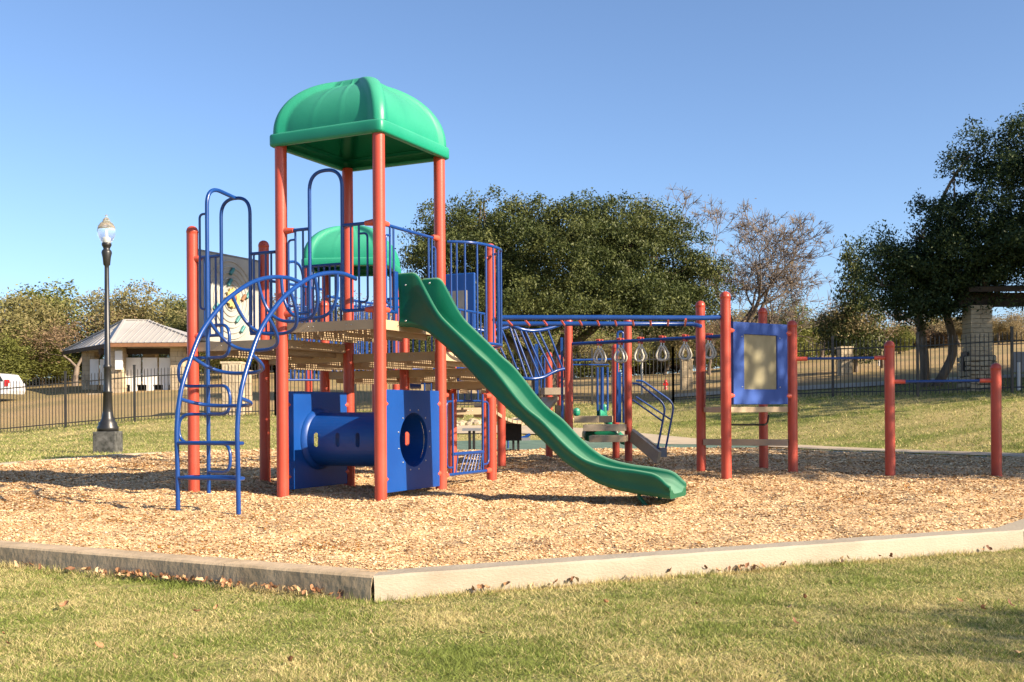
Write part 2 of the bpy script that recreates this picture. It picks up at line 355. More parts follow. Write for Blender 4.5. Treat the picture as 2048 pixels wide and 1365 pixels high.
# loose chips lying on the bed
def scatter_chips():
    N = 430000; y = 5.7+(nr.random(N)**1.7)*18; x = (nr.random(N)*2-1)*(.52*y+.6); k = in_poly(x, y, BED); x, y = x[k], y[k]; n = len(x)
    L = (.0036+.0058*nr.random(n)**1.6)*(1+.14*(y-6)); W = L*(.42+.45*nr.random(n)); a = nr.random(n)*math.tau
    tilt = nr.normal(0, .30, n); roll = nr.normal(0, .30, n); z = chips_z(x, y)+.002+.004*nr.random(n)
    ux, uy = np.cos(a), np.sin(a); u = np.stack([ux*np.cos(tilt), uy*np.cos(tilt), np.sin(tilt)], 1)
    v = np.stack([-uy*np.cos(roll), ux*np.cos(roll), np.sin(roll)], 1); c = np.stack([x, y, z], 1)
    L = L[:, None]; W = W[:, None]; k1 = (.7+.3*nr.random(n))[:, None]
    q = np.stack([c-u*L-v*W*k1, c+u*L-v*W, c+u*L*.92+v*W*k1, c-u*L*.95+v*W], 1).reshape(-1, 3)
    t = nr.random(n)+(vnoise(x*2.2, y*1.8)-.5)*.55; dk = (nr.random(n) < .05+.35*np.clip((vnoise(x*.9+31, y*1.1+17)-.62)*5, 0, 1)); t = np.where(dk, -.55, t)
    return q, np.clip(t, -.6, 1.1)
CHIPL = leafmat('wood_chip', (.46, .29, .14), (.80, .60, .35), None, 0, rough=.85)
q, t = scatter_chips(); fast_mesh('wood_chips', q, 4, CHIPL, t, 'stuff')

# kerbs: one concrete beam per side of the bed
def kerb_run():
    n = len(KOUT); inner = inset(KOUT, .2)
    for i in range(n):
        a, b = V(KOUT[i]), V(KOUT[(i+1) % n]); ai, bi = V(inner[i]), V(inner[(i+1) % n])
        d = (b-a).normalized(); gap = .003; a2 = a+d*gap; b2 = b-d*gap; ai2 = ai+d*gap; bi2 = bi-d*gap
        L = (b2-a2).length; m_ = MB(); K = max(2, int(L/.09)); rows = []
        nn = V((-d.y, d.x))
        def zt(y): return .022+.03*min(1, max(0, (y-9)/9))
        for k in range(K+1):
            t = k/K; o = a2.lerp(b2, t); ii = ai2.lerp(bi2, t); j = lambda s: (rng.random()-.5)*s
            ht = zt(o.y); b0 = -.26
            r = .012; bat = .012
            prof = [(o-nn*bat, b0), (o+nn*(-bat*.4+j(.003)), ht-.07), (o+nn*(j(.004)), ht-r), (o+nn*(r+j(.004)), ht+j(.003)), (ii-nn*r, ht+j(.003)), (ii+nn*0, ht-r), (ii, b0)]
            if i in (0, n-1) and k == (K if i == n-1 else 0):      # broken joint at the near corner
                jag = [0, .003, .001, .0, .0, .0, 0] if i == 0 else [.003, .010, .002, .001, .0, .0, 0]
                prof = [(p-d*(jag[c] if i == n-1 else -jag[c]), z) for c, (p, z) in enumerate(prof)]
            rows.append([(p.x, p.y, z) for p, z in prof])
        P = len(rows[0]); vs = [p for r_ in rows for p in r_]
        m_.add(vs, [(k*P+c, (k+1)*P+c, (k+1)*P+c+1, k*P+c+1) for k in range(K) for c in range(P-1)], False)
        m_.add(rows[0], [tuple(range(P))]); m_.add(rows[-1], [tuple(range(P-1, -1, -1))])
        o = m_.build('kerb', CONC2 if i >= len(KOUT)-2 else CONC, kind='structure')
kerb_run()

# rubber play surface and concrete path behind the bed
def flat(name, pts, dz, mt, per=.5):
    """a sheet that follows the ground dz above it"""
    xs_ = [p[0] for p in pts]; ys_ = [p[1] for p in pts]
    return grid_sheet(name, np.arange(min(xs_), max(xs_)+per, per), np.arange(min(ys_), max(ys_)+per, per), lambda X, Y: ground_z(X, Y)+dz, mt, lambda cx, cy: in_poly(cx, cy, pts))
flat('rubber_surface', [(-2.2, 23.2), (5.35, 23.75), (6.1, 26.0), (3.2, 28.0), (-1.8, 28.3), (-3.2, 26.0)], .03, TEALF, .12)
def ribbon(name, line, wd, dz, mt):
    pts = spline([(*p, 0) for p in line], 10); vs = []
    for i, p in enumerate(pts):
        t = (pts[min(i+1, len(pts)-1)]-pts[max(i-1, 0)]).normalized(); s_ = V((-t.y, t.x, 0))
        for k in (-1, -.34, .34, 1): qx = p+s_*(wd/2*k); vs.append((qx.x, qx.y, gz(qx.x, qx.y)+dz))
    m_ = MB(); m_.add(vs, [(i*4+k, i*4+k+1, i*4+k+5, i*4+k+4) for i in range(len(pts)-1) for k in range(3)], True)
    return m_.build(name, mt, kind='structure')
ribbon('path', [(-2.8, 30.5), (1, 29.8), (4.4, 27.6), (6.9, 24.0), (9.3, 19.3), (12.5, 14.5)], 1.35, .035, PATHM)
ribbon('sidewalk', [(6, 40), (11, 38.2), (17, 36.6), (24, 35.5)], 1.2, .04, PATHM)

# ------------------------------------------------------------------ the play structure
TH = R(26); e1 = V((-math.cos(TH), math.sin(TH), 0)); e2 = V((math.sin(TH), math.cos(TH), 0)); S = 1.23; Z = V((0, 0, 1))
B = V((-1.333, 10.88, 0)); A = B+e1*S; C = B+e2*S; D = A+e2*S; E = C+e2*S; Lp = A+e1*S; Mp = Lp+e2*S; G = D+e2*S; Hp = Mp+e2*S
PR = .0635
ps = empty('play_structure', (B.x, B.y, 0), 'red, blue and green climbing structure with slide, domed canopy and monkey bars', 'playground')
def post(p, top, cap=True, base=-.12, r=PR, parent=ps):
    prof = [(r, base), (r, base+.3), (r, top-r*1.6 if cap else top)]
    if cap: prof += [(r, top-r*1.25), (r*1.045, top-r*1.18), (r*1.05, top-r*.98), (r*1.02, top-r*.9)]+[(r*math.cos(a), top-r*.9+r*.9*math.sin(a)) for a in [R(x) for x in (10, 25, 40, 55, 70, 82)]]+[(0, top)]
    return MB().lathe((p.x, p.y, 0), [(q_, z) for q_, z in prof], 28).build('post', RED, parent)
def clamp(p, d, z, parent, l=.10):
    d = V(d).normalized(); c = V((p.x, p.y, z)); mb = MB()
    mb.tube([c+d*.02, c+d*(PR+.01), c+d*(PR+l*.55), c+d*(PR+l)], [.040, .036, .030, .026], 10)
    return mb.build('clamp', CLAMP, parent)
postA, postB, postC, postD = [post(p, 3.72, False) for p in (A, B, C, D)]
postE = post(E, 2.93); postL = post(Lp, 2.97); postM = post(Mp, 2.98); postG = post(G, 2.35); postH = post(Hp, 2.36)

def deck(corners, z, th=.10, pitch=.045, r=.0145, holes=True):
    """coated steel deck: skirt with bolts, perforated top sheet, ribs below"""
    c = sum(corners, V((0, 0, 0)))/len(corners); a0, a1, a3 = corners[0], corners[1], corners[3]
    u = (a1-a0); v = (a3-a0); W, Hh = u.length, v.length; u.normalize(); v.normalize()
    mb = MB(); n = len(corners)
    for i in range(n):                         # skirt
        p, q_ = corners[i], corners[(i+1) % n]; d = (q_-p).normalized(); inn = (c-(p+q_)/2); inn = (inn-d*inn.dot(d)).normalized()
        p2 = p+d*.045; q2 = q_-d*.045
        mb.box((p2+q2)/2+inn*.004+Z*(z-th/2), (q2-p2).length, .006, th, d, inn)
        mb.box((p2+q2)/2+inn*.020+Z*(z-th+.003), (q2-p2).length, .03, .004, d, inn)
    dk = mb.build('deck', TAN, ps)
    nu = max(2, int((W-.06)/pitch)); nv = max(2, int((Hh-.06)/pitch)); du = (W-.03)/nu; dv = (Hh-.03)/nv; sh = MB()
    oct_ = [(math.cos(R(22.5+45*k)), math.sin(R(22.5+45*k))) for k in range(8)]
    for i in range(nu):
        for j in range(nv):
            o = a0+u*(.015+(i+.5)*du)+v*(.015+(j+.5)*dv)+Z*z
            edge = i in (0, nu-1) or j in (0, nv-1) or (i % 9 == 4)
            cs = [o+u*(sx*du/2)+v*(sy*dv/2) for sx, sy in ((1, .41), (.41, 1), (-.41, 1), (-1, .41), (-1, -.41), (-.41, -1), (.41, -1), (1, -.41))]
            cr_ = [o+u*(sx*du/2)+v*(sy*dv/2) for sx, sy in ((1, 1), (-1, 1), (-1, -1), (1, -1))]
            if edge or not holes: sh.add(cr_, [(0, 1, 2, 3)])
            else:
                inn = [o+u*(r*cx)+v*(r*cy) for cx, cy in oct_]
                # octagon ring + corner triangles
                vs = cs+inn+cr_
                order = [0, 1, 2, 3, 4, 5, 6, 7]
                sh.add(vs, [(order[k], order[(k+1) % 8], 8+(k+1) % 8, 8+k) for k in range(8)]+[(0, 16, 1), (2, 17, 3), (4, 18, 5), (6, 19, 7)])
    sh.build('perforated_sheet', TAN, dk)
    rb = MB()
    for k in (.12, .38, .64, .88):
        o = a0+u*(W*k)+v*(Hh/2)+Z*(z-.078); rb.box(o, .005, Hh-.10, .145, u, v)
    rb.build('deck_rib', TAN, dk)
    bo = MB()
    for i in range(n):
        p, q_ = corners[i], corners[(i+1) % n]; d = (q_-p).normalized(); out = d.cross(Z)
        if (out.dot((p+q_)/2-c)) < 0: out = -out
        for t in (.28, .33, .67, .72): bo.disc_bolt(p+d*(S*t)+Z*(z-.045)+out*.0, out, .006, .006)
    bo.build('deck_bolts', BOLT, dk, kind='stuff')
    return dk
deck([B, A, D, C], 1.83); deck([A, Lp, Mp, D], 1.67)
deck([C, D, G, E], 1.56); deck([D, Mp, Hp, G], 1.57)
G2 = G+e2*S; E2 = E+e2*S; H2 = Hp+e2*S; G3 = G2+e2*S; E3 = E2+e2*S
deck([E, G, G+e2*.62, E+e2*.62], 1.42); deck([G, Hp, H2, G2], 1.42)
deck([E+e2*.64, G+e2*.64, G+e2*1.5, E+e2*1.5-e1*-.35], 1.28)
for p in (H2, G2): post(p, 2.35)

def tube_part(name, pts, r, parent, m_=BLUE, n=10): return MB().tube(pts, r, n).build(name, m_, parent)
RB = .0175; RS = .0115
# --- railing along A-B with an entry hoop in the middle
def lerp(p, q_, t, z): return V((p.x+(q_.x-p.x)*t, p.y+(q_.y-p.y)*t, z))
def rail_panel(p, q_, t0, t1, zb, zt, bal, loops=(), outer='p', name='railing', side_loop=True, lz=.10):
    """pipe railing on the line p-q between fractions t0 and t1, balusters at the fractions in bal"""
    r_ = MB(); r_.tube([lerp(p, q_, t0, zt), lerp(p, q_, t1, zt)], RB)
    ro = r_.build(name, BLUE, ps); tube_part('bottom_rail', [lerp(p, q_, t0, zb), lerp(p, q_, t1, zb)], RB, ro)
    for t in bal: tube_part('baluster', [lerp(p, q_, t, zb), lerp(p, q_, t, zt)], RS, ro)
    for t, ti in loops:       # side loop next to a post
        tube_part('side_loop', fillet([lerp(p, q_, ti, zt-lz), lerp(p, q_, t, zt-lz), lerp(p, q_, t, zb+lz*.8), lerp(p, q_, ti, zb+lz*.8)], .06), RS, ro)
    return ro
rail_panel(A, B, .10, .29, 1.93, 2.81, (.15, .23), ((.075, .15),))
rail_panel(A, B, .64, .90, 1.93, 2.81, (.72, .80), ((.885, .80),))
hoop = tube_part('entry_hoop', fillet([lerp(A, B, .30, 1.86), lerp(A, B, .30, 3.40), lerp(A, B, .635, 3.40), lerp(A, B, .635, 1.93), lerp(A, B, .70, 1.93)], .2, 10), .019, ps)
for z in (2.81, 1.93):
    clamp(A, B-A, z, postA); clamp(B, A-B, z, postB); clamp(B, C-B, z, postB); clamp(C, B-C, z, postC)
# --- railing over the slide entry (B-C)
rs = MB().tube([lerp(B, C, .06, 2.80), lerp(B, C, .94, 2.80)], RB).build('railing', BLUE, ps)
for t in (.22, .165, .80, .86): tube_part('baluster', [lerp(B, C, t, 1.90 if t < .5 else 1.86), lerp(B, C, t, 2.80)], RS, rs)
tube_part('side_loop', fillet([lerp(B, C, .165, 2.70), lerp(B, C, .10, 2.70), lerp(B, C, .10, 2.0), lerp(B, C, .165, 2.0)], .06), RS, rs)
tube_part('side_loop', fillet([lerp(B, C, .86, 2.70), lerp(B, C, .92, 2.70), lerp(B, C, .92, 2.0), lerp(B, C, .86, 2.0)], .06), RS, rs)
tube_part('lower_rail', [lerp(B, C, .06, 1.92), lerp(B, C, .26, 1.92)], RB, rs)
# --- bulging curved railing C-E
nout = -e1
cv = [C+nout*.07+e2*.05, C+nout*.16+e2*.10, C+nout*.30+e2*.25, C+nout*.36+e2*.55, C+nout*.33+e2*.85, C+nout*.20+e2*1.08, C+nout*.07+e2*1.17]
cr_ = spline(cv, 6)
rc = MB().tube([p+Z*2.78 for p in cr_], RB).build('curved_railing', BLUE, ps); MB().tube([p+Z*1.66 for p in cr_], RB).build('bottom_rail', BLUE, rc)
for k in range(1, 11):
    p = cr_[int(k*(len(cr_)-1)/11)]; tube_part('baluster', [p+Z*1.66, p+Z*2.78], RS, rc)
MB().tube([E+Z*2.74-e2*.12, E+Z*2.74], .014).build('clamp', CLAMP, postE)
# --- left deck (L-A side) railings and hoop
LA = (Lp, A)
rail_panel(Lp, A, .08, .34, 1.74, 2.61, (.14, .20, .27))
rail_panel(Lp, A, .66, .93, 1.74, 2.60, (.70, .76, .83, .89))
tube_part('entry_hoop', fillet([lerp(Lp, A, .335, 1.66), lerp(Lp, A, .335, 3.22), lerp(Lp, A, .66, 3.22), lerp(Lp, A, .66, 1.74), lerp(Lp, A, .76, 1.74)], .19, 10), .019, ps)
for z in (2.60, 1.74): clamp(Lp, A-Lp, z, postL, .06)
# --- other railings on the back decks
def back_rail(p, q_, zb, zt, n, t0=.05, t1=.95):
    return rail_panel(p, q_, t0, t1, zb, zt, [t0+(t1-t0)*(k+.5)/n for k in range(n)])
back_rail(Mp, Hp, 1.66, 2.50, 9); back_rail(Hp, H2, 1.52, 2.42, 9); back_rail(H2, G2, 1.52, 2.48, 11); back_rail(G2, G3, 1.4, 2.3, 9)
back_rail(Mp, D, 1.90, 2.62, 7, .5, .95)
arch2 = tube_part('entry_hoop', spline([spot(572, 640, 13.6), spot(574, 540, 13.6), spot(584, 524, 13.7), spot(600, 533, 13.9), spot(607, 565, 14.0), spot(607, 640, 14.0)], 6), .018, ps)

# --- gear play panel between L and M
gp = MB(); gn = (-e1); d_ = e2
c0 = Lp+e2*(S/2)+Z*2.20
gpan = MB().box(c0, 1.06, .02, 1.0, e2, e1).build('activity_panel', CREAM, ps, 'cream toy panel with yellow sun gear, teal sliders and rippled rings', bevel=.004)
MB().box(c0+gn*.0-Z*.0+e1*.020, 1.10, .012, 1.06, e2, e1).build('panel_frame', GRAYP, gpan)
fc = c0+gn*.013
for k, rr in enumerate((.11, .17, .23, .29, .35, .41)):
    MB().tube([fc+e2*(rr*.98*math.cos(a))+Z*(rr*1.1*math.sin(a)) for a in [2*math.pi*i/40 for i in range(40)]], .012, 6, closed=True).build('ripple_ring', CREAM, gpan)
gr = MB(); pts = []
for i in range(36):
    a = 2*math.pi*i/36; rr = .105+.02*(1 if i % 3 == 0 else -.3); pts.append((rr*math.cos(a), rr*math.sin(a)))
n_ = len(pts); gr.add([fc+e2*x+Z*(y+.02)+gn*.02 for x, y in pts]+[fc+e2*x+Z*(y+.02)+gn*.045 for x, y in pts], [tuple(range(n_)), tuple(range(2*n_-1, n_-1, -1))]+[(i, n_+i, n_+(i+1) % n_, (i+1) % n_) for i in range(n_)])
gr.build('sun_gear', YEL, gpan)
MB().lathe(fc+Z*.02+gn*.045, [(.05, 0), (.045, .012), (0, .016)], 16, gn).build('gear_hub', WOODB, gpan)
for (a, b, mm) in ((.0, .33, TEAL), (-.04, .20, TEAL), (.28, .08, TEAL), (.20, .04, WOODB), (.10, -.22, TEAL), (.18, -.33, TEAL), (-.28, -.10, TEAL)):
    MB().tube([fc+e2*(a-.03)+Z*(b-.035)+gn*.02, fc+e2*(a+.03)+Z*(b+.035)+gn*.02], .022, 8).build('slider', mm, gpan)
# --- canopy
def canopy(center, half, z0, band, h, ux, uy, parent):
    ng = 200; vs = []; rings = 30; mb = MB()
    def outline(t, m_):     # superellipse point on the square, t in 0..1, with corner proximity
        a = 2*math.pi*t; c_, s_ = math.cos(a), math.sin(a); k = (abs(c_)**m_+abs(s_)**m_)**(-1/m_); return c_*k, s_*k
    import_t = []
    for i in range(4):
        for j in range(ng//4):
            # uniform along each side of the square
            q_ = -1+2*j/(ng//4); s4 = [(1, q_), (-q_, 1), (-1, -q_), (q_, -1)][i]; import_t.append(math.atan2(s4[1], s4[0])/(2*math.pi))
    cc = center
    def P(x, y, z): return cc+ux*x+uy*y+Z*z
    for k in range(rings+1):
        ph = (k/rings)*math.pi/2*.97+.03*math.pi/2*0; ring = []
        ph = (k/rings)*math.pi/2
        rad = half*.93*max(.0001, math.sin(ph))**.93; z = z0+band+h*max(0, math.cos(ph))**.95
        for t in import_t:
            x, y = outline(t, 9); ax_, ay_ = abs(x), abs(y); cd = (1-min(ax_, ay_)/max(ax_, ay_))*rad      # distance to the hip along the side
            rib = max(1/(1+math.exp((cd-.115)/.010)), 1/(1+math.exp((rad-.26)/.012)))
            fade = min(1, k/4)
            off = (.060*rib)*fade+.0; q_ = min(ax_, ay_)/max(ax_, ay_)*(1 if (x*y*(1 if ax_ > ay_ else -1)) > 0 else -1)
            groove = (1-rib)*math.exp(-((abs(q_)-.26)*rad/.008)**2)*.018*fade
            nxr = math.sin(ph); nz = math.cos(ph)
            ro = rad+(off+groove)*nxr; ring.append(P(x*ro, y*ro, z+(off+groove)*nz))
        vs.append(ring)
    n = ng; flat_v = [p for r_ in vs for p in r_]
    fs = [(k*n+i, k*n+(i+1) % n, (k+1)*n+(i+1) % n, (k+1)*n+i) for k in range(rings) for i in range(n)]
    mb.add(flat_v, fs, True); mb.add(vs[0], [tuple(range(n))])
    dome = mb.build('canopy', GRNC, parent, 'bright green domed plastic canopy with corner ribs')
    ev = MB(); prof = [(half*.90, z0+.03), (half*.90, z0+.005), (half*.92, z0), (half-.02, z0), (half-.004, z0+.010), (half, z0+.025), (half, z0+band-.025), (half-.006, z0+band-.008), (half-.022, z0+band), (half*.90, z0+band+.002)]
    rows = []
    for rr, z in prof: rows.append([P(outline(t, 26)[0]*rr, outline(t, 26)[1]*rr, z) for t in import_t])
    ev.add([p for r_ in rows for p in r_], [(k*n+i, (k+1)*n+i, (k+1)*n+(i+1) % n, k*n+(i+1) % n) for k in range(len(prof)-1) for i in range(n)], True)
    ev.build('eave_band', GRNC, dome)
    return dome
canopy((A+C)/2,   .715, 3.70, .135, .575, -e1, e2, ps)

# --- the wave slide
mid = (B+C)/2; sd_ = -e1
rim_n = [(0, 2.33), (.20, 2.33), (.25, 2.28), (.35, 2.11), (.43, 1.97), (.5, 1.87), (.6, 1.78), (.78, 1.62), (.94, 1.47), (1.07, 1.37), (1.17, 1.26), (1.26, 1.15), (1.36, 1.03), (1.47, .92), (1.63, .81), (1.72, .72), (1.82, .62), (1.94, .515), (2.08, .425), (2.23, .38), (2.4, .35), (2.6, .33), (2.79, .30), (2.86, .25), (2.93, .17)]
bot_n = [(0, 1.775), (.17, 1.76), (.31, 1.72), (.41, 1.65), (.55, 1.54), (.74, 1.38), (.94, 1.18), (1.1, 1.03), (1.26, .89), (1.42, .77), (1.57, .64), (1.72, .51), (1.85, .39), (2.0, .30), (2.15, .21), (2.3, .155), (2.45, .12), (2.63, .095), (2.93, .06)]
flo_n = [(0, 1.84), (.15, 1.83), (.30, 1.79), (.45, 1.69), (.6, 1.575), (.78, 1.43), (.94, 1.28), (1.07, 1.17), (1.17, 1.07), (1.26, .96), (1.36, .85), (1.47, .745), (1.63, .63), (1.72, .55), (1.82, .455), (1.94, .36), (2.08, .28), (2.23, .235), (2.4, .21), (2.6, .20), (2.8, .18), (2.86, .15), (2.93, .09)]
def ev_(tab, s): return float(np.interp(s, [a for a, b in tab], [b for a, b in tab]))
def smooth_tab(tab, s):
    return sum(ev_(tab, min(max(s+d, 0), tab[-1][0]))*w_ for d, w_ in ((-.04, .2), (-.02, .2), (0, .2), (.02, .2), (.04, .2)))
sl = MB(); rows = []; NS = 84
for i in range(NS+1):
    s = .004+2.92*i/NS; rz = ev_(rim_n, s) if s < .32 else smooth_tab(rim_n, s); bz = smooth_tab(bot_n, s); fz = smooth_tab(flo_n, s)
    w2 = .27; hood = max(0, 1-s/.5); inn = .215
    half = [(-.222, bz), (-.25, bz+.012), (-.256, bz+.05), (-.246, bz+.085), (-.258, bz+(rz-bz)*.62), (-w2-.004, rz-.035), (-w2+.002, rz-.012), (-w2+.016, rz), (-w2+.034, rz-.004), (-w2+.048, rz-.028),
            (-.205, fz+(rz-fz)*.35), (-.185, fz+.045), (-.155, fz+.014), (-.11, fz+.001), (0, fz)]
    prof = half+[(-a, z) for a, z in half[-2::-1]]
    rows.append([mid+sd_*s+e2*a+Z*z for a, z in prof])
Pn = len(rows[0]); sl.add([p for r_ in rows for p in r_], [(k*Pn+c_, k*Pn+c_+1, (k+1)*Pn+c_+1, (k+1)*Pn+c_) for k in range(NS) for c_ in range(Pn-1)], True)
# underside skin and end lip
sl.add([p for r_ in rows for p in (r_[0]+Z*.02, r_[-1]+Z*.02)], [(2*k, 2*k+2, 2*k+3, 2*k+1) for k in range(NS)], True)
sl.add(rows[-1], [tuple(range(Pn))])
sl.add(rows[0][:10]+[rows[0][10], rows[0][11]], [tuple(range(12))])
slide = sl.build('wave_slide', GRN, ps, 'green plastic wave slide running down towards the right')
bl = MB(); bl.disc_bolt(mid+sd_*.10-e2*.276+Z*1.83, -e2); bl.disc_bolt(mid+sd_*.1+e2*.212+Z*2.27, -e2, .013); bl.disc_bolt(mid+sd_*.1-e2*.276+Z*2.2, -e2, .009)
bl.build('slide_bolts', BOLT, slide, kind='stuff')
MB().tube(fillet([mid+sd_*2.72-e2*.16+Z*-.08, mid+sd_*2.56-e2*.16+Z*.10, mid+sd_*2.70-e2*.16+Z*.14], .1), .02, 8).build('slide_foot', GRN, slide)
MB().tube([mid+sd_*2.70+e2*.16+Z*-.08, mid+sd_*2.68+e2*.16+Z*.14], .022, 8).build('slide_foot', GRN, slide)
MB().box(mid+sd_*.012-e2*.325+Z*2.13, .02, .07, .42, sd_, e2).build('entry_panel', BLUE, slide, bevel=.004)
MB().box(mid+sd_*.012+e2*.325+Z*2.13, .02, .07, .42, sd_, e2).build('entry_panel', BLUE, slide, bevel=.004)

# --- crawl tunnel under the main deck
def panel_with_hole(pc, n_out, wd, z0, z1, hz, hr, th, name):
    u = e2; mb = MB(); K = 48; outer = []; inner = []
    for k in range(K):
        a = 2*math.pi*k/K; inner.append((hr*math.cos(a), hz+hr*math.sin(a)))
        c_, s_ = math.cos(a), math.sin(a); t = min((wd/2)/max(1e-6, abs(c_)), ((z1-hz) if s_ > 0 else (hz-z0))/max(1e-6, abs(s_)))
        outer.append((c_*t, hz+s_*t))
    # snap nearest vertices to the corners
    for cx in (-1, 1):
        for cz in (z0, z1):
            k = min(range(K), key=lambda i: (outer[i][0]-cx*wd/2)**2+(outer[i][1]-cz)**2); outer[k] = (cx*wd/2, cz)
    L_ = lambda x, z, o: pc+u*x+Z*z+n_out*o
    vs = [L_(x, z, th/2) for x, z in outer]+[L_(x, z, th/2) for x, z in inner]+[L_(x, z, -th/2) for x, z in outer]+[L_(x, z, -th/2) for x, z in inner]
    fs = []
    for k in range(K):
        j = (k+1) % K; fs += [(k, j, K+j, K+k), (2*K+j, 2*K+k, 3*K+k, 3*K+j), (j, k, 2*K+k, 2*K+j), (K+k, K+j, 3*K+j, 3*K+k)]
    mb.add(vs, fs); return mb.build(name, BLUEP, tun, bevel=.006)
tun = empty('tunnel_anchor', (0, 0, 0)); bpy.data.objects.remove(tun); WORLD.pop('tunnel_anchor', None)
TZ = .59; TR = .295
tb = MB(); K = 48; NA = 24; ax0 = (B+C)/2+e1*.03; La = S-.06; holes = [.18, .40, .62, .86]
cells = [[True]*K for _ in range(NA)]
def TP(fa, ang, r=TR): return ax0+e1*(La*fa)+e2*(r*math.cos(ang))+Z*(TZ+r*math.sin(ang))
mb = tb
th_h = R(17)
hole_cells = []
lines = sorted(set([0, 1]+[round(v, 4) for h in holes for v in (h-.045, h+.045)]))
k0 = K//2
for side in (0, 1):
    pass
angs = [2*math.pi*k/K for k in range(K+1)]
ai = int(round(math.pi/angs[1])); ha = 3      # +-3 cells of 7.5 deg about the front and the rear
for li in range(len(lines)-1):
    f0, f1 = lines[li], lines[li+1]; hol = any(abs((f0+f1)/2-h) < .03 for h in holes); sub = 1 if hol else 2
    for k in range(K):
        isf = hol and (ai-ha <= k < ai+ha or k < ha or k >= K-ha)
        if isf: continue
        for q_ in range(sub):
            g0 = f0+(f1-f0)*q_/sub; g1 = f0+(f1-f0)*(q_+1)/sub
            mb.add([TP(g0, angs[k]), TP(g1, angs[k]), TP(g1, angs[k+1]), TP(g0, angs[k+1])], [(0, 1, 2, 3)], True)
    if hol:
        for base in (math.pi, 0):
            A0 = base-ha*angs[1]; A1 = base+ha*angs[1]; fm = (f0+f1)/2; inn = []; out = []
            for s8 in range(32):
                t = 2*math.pi*s8/32; px_, py_ = math.cos(t), math.sin(t)
                hx = .026/La; hy = .028/TR; yy = .05/TR
                inn.append((fm+px_*hx, base+py_*hy+(yy if py_ > 0 else -yy)))
                kx = max(abs(px_), abs(py_)); out.append((fm+px_/kx*(f1-f0)/2, base+py_/kx*(A1-A0)/2))
            mb.add([TP(*p) for p in out]+[TP(*p) for p in inn], [(i, (i+1) % 32, 32+(i+1) % 32, 32+i) for i in range(32)], True)
tun = tb.build('crawl_tunnel', BLUEP, ps, 'blue plastic crawl tunnel with pill-shaped peep holes')
panel_with_hole((B+C)/2, -e1, S-.15, .06, 1.115, TZ, .285, .05, 'tunnel_panel')
panel_with_hole((A+D)/2, -e1, S-.15, .06, 1.115, TZ, .285, .05, 'tunnel_panel')
fl = MB(); fl.lathe((A+D)/2-e1*.030+Z*TZ, [(TR+.002, .05), (TR+.035, .03), (TR+.045, 0)], 40, -e1); fl.build('tunnel_flange', BLUEP, tun)
fb = MB()
for k in range(12):
    a = 2*math.pi*(k+.5)/12
    fb.disc_bolt((B+C)/2-e1*.026+e2*(.325*math.cos(a))+Z*(TZ+.325*math.sin(a)), -e1, .009)
    fb.disc_bolt((A+D)/2-e1*.034+e2*(.325*math.cos(a))+Z*(TZ+.325*math.sin(a)), -e1, .009)
fb.build('flange_bolts', BOLT, tun, kind='stuff')
for p, po, dd in ((A, postA, e2), (B, postB, e2), (C, postC, -e2), (D, postD, -e2)):
    for z in (.20, .97): clamp(p, dd, z, po, .05)

# --- loop arch climber up to the A-B opening
am = (A+B)/2; ARC = [(1.84, -.08), (1.845, .42), (1.85, .75), (1.80, 1.07), (1.68, 1.36), (1.52, 1.64), (1.26, 1.90), (1.04, 2.05), (.78, 2.18), (.52, 2.25), (.25, 2.275), (.03, 2.25)]
arcp = spline([V((s, z, 0)) for s, z in ARC], 8)
cl = MB(); 
def AP(off, s, z): return am+e1*off-e2*s+Z*z
climb = MB().tube([AP(-.345, p.x, p.y) for p in arcp], .0215, 12).build('arch_climber', BLUE, ps, 'blue arched climber with drooping loop rungs')
tube_part('climber_rail', [AP(.345, p.x, p.y) for p in arcp], .0215, climb, n=12)
cum = [0]
for i in range(1, len(arcp)): cum.append(cum[-1]+(arcp[i]-arcp[i-1]).length)
def arc_at(l):
    i = max(1, min(len(arcp)-1, int(np.searchsorted(cum, l)))); t = (l-cum[i-1])/(cum[i]-cum[i-1]+1e-9); p = arcp[i-1].lerp(arcp[i], t); tn = (arcp[i]-arcp[i-1]).normalized()
    return p, V((-tn.y, tn.x, 0)) if True else None
for z_ in (.31, .62): # two straight lower rungs, each with a second bowed bar
    p, nn_ = arc_at(z_+.08)
    tube_part('rung', [AP(-.345, p.x, p.y), AP(.345, p.x, p.y)], .017, climb)
    tube_part('rung', spline([AP(-.345, p.x, p.y), AP(-.30, p.x-.12, p.y), AP(-.1, p.x-.21, p.y), AP(.1, p.x-.21, p.y), AP(.30, p.x-.12, p.y), AP(.345, p.x, p.y)], 5), .017, climb)
tot = cum[-1]
for k, l in enumerate((1.10, 1.52, 1.94, 2.36, 2.78, 3.16)):
    p, nn_ = arc_at(l); 
    if nn_.y > 0 and nn_.x > 0: nn_ = -nn_
    # inward normal of the arch: towards the tower and down
    inw = V((-abs(nn_.x), -abs(nn_.y), 0)); dep = .30+.045*min(k, 3)
    pts = []
    for j in range(25):
        a = math.pi*j/24; ca = math.cos(a); q_ = math.sin(a)**.72; lat = -.345*math.copysign(abs(ca)**.72, ca)*(1+.10*q_*(1-abs(ca))); pts.append(AP(lat, p.x+inw.x*dep*q_, p.y+inw.y*dep*q_))
    tube_part('rung', pts, .017, climb)
for sgn in (-1, 1):
    MB().disc_bolt(AP(.345*sgn, .02, 2.24), -e2, .014, .02).build('climber_bolt', BOLT, climb)

